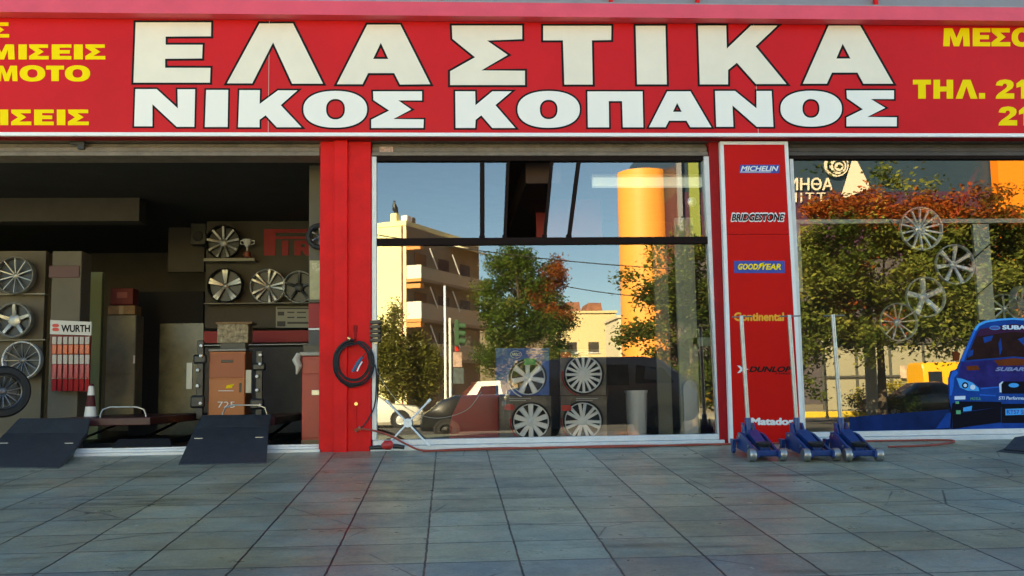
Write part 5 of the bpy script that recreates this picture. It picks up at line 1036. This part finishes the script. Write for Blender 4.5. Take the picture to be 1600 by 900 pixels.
csec = [(0, .38, .62, .63, .70, .62), (.2, .25, .78, .80, .82, .72), (1.15, .22, .90, .92, .86, .74), (1.35, .22, .92, 1.0, .86, .72), (1.95, .22, .94, 1.40, .86, .62), (2.9, .22, .95, 1.43, .86, .62), (3.55, .24, .97, 1.10, .85, .66), (4.1, .28, .95, 1.0, .82, .68), (4.2, .4, .82, .84, .76, .66)]
CW = [[(1.62, .08), (2.35, .08), (2.35, .72), (1.98, .7)], [(2.42, .08), (3.2, .08), (2.95, .7), (2.42, .74)]]
p = mir(655, 640, 27); vehicle('parked_car', 'white car mirrored at the lower left corner of the middle window', 'car', 4.2, csec, (.8, 3.35), .31, mat('white_car_paint', (.72, .70, .64), .3, coat=.5), Vector((p.x+.1, p.y, GZ)), R(180), CW)
p = mir(742, 640, 24); vehicle('pickup', 'white pickup cab mirrored above the red counter', 'pickup', 4.2, [(0, .4, .75, .76, .74, .66), (.15, .3, .95, .97, .84, .74), (1.1, .3, 1.02, 1.05, .86, .76), (1.6, .3, 1.06, 1.68, .86, .66), (2.4, .3, 1.06, 1.70, .86, .68), (2.5, .3, 1.06, 1.08, .86, .82), (4.1, .3, 1.06, 1.08, .86, .82), (4.2, .4, 1.0, 1.02, .84, .8)], (.8, 3.3), .33, mat('white_car_paint', (.72, .70, .64), .3, coat=.5), Vector((p.x-1.5, p.y, GZ)), 0, [[(1.5, .1), (2.32, .1), (2.32, .74), (1.72, .72)]])
p = mir(1442, 600, 36); vehicle('van', 'yellow van mirrored beside the blue car decal', 'van', 5, [(0, .4, 1.2, 2.36, .92, .86), (.1, .3, 1.25, 2.45, .96, .88), (3.9, .3, 1.25, 2.45, .96, .88), (4.5, .3, 1.2, 1.35, .94, .8), (5.0, .35, 1.0, 1.02, .85, .75)], (.9, 4.1), .35, mat('yellow_van_paint', (.72, .34, .01), .35, coat=.4), Vector((p.x, p.y-.8, GZ)), 0, [[(.25, .02), (.95, .02), (.95, .62), (.25, .62)], [(3.2, .05), (4.1, .05), (3.95, .6), (3.2, .62)]])
p = mir(1490, 640, 27); vehicle('parked_car', 'black car mirrored under the yellow van', 'car', 4.2, csec, (.8, 3.35), .31, mat('black_car_paint', (.012, .012, .013), .25, coat=.5), Vector((p.x-3.6, p.y, GZ)), 0, CW)
# ---- a few more things in and behind the glass
t = thing('spot_lamp', 'small round silver spot lamp on an arm in the upper right of the middle window', 'lamp', at(1079, 317, .6)); s_ = px2(1, .6)
MB().lathe([(.001, -.10), (7.5*s_, -.09), (8.5*s_, -.02), (6*s_, .06), (.001, .09)], 20).build('head', SILV, t, True); MB().tube([(0, .02, -.03), (.06, .05, -.10), (.25, .1, -.26), (.30, .1, -.34)], .012, 8).build('arm', REDD, t, True)
t = thing('hanging_sign', 'dark red sign board hanging inside behind the open pane', 'sign', at(888, 311, 2.6)); a, c = at(838, 373, 2.6)-t.location, at(940, 311, 2.6)-t.location
MB().box((a.x, 0, a.z), (c.x, .03, c.z), .004).build('board', mat('inner_sign_red', (.40, .02, .03), .5), t)
for x in (a.x+.1, c.x-.1): MB().cyl((x, .015, 0), (x, .015, 3.68-t.location.z), .006, n=6).build('cord', BLK, t)
p0, p1 = at(1528, 262, .8), at(1488, 345, .8); st_ = MB().tube([Vector((0, 0, 0)), p1-p0], .035, 8).build('strut', REDD, None, False, p0); tag(st_, 'dark red slanting strut inside the top of the right window', 'strut')
t, hh = pole('thin black post with a small square plate mirrored left of the concrete pole', 1286, 515, 640, 28, 3.5, BLK, 'sign_post', 'sign post')
a, c = mir(1282, 536, 27.9)-t.location, mir(1296, 519, 27.9)-t.location; MB().box((min(a.x, c.x), a.y, a.z), (max(a.x, c.x), a.y+.04, c.z), .01).build('plate', mat('plate_pale', (.5, .5, .45), .5), t)
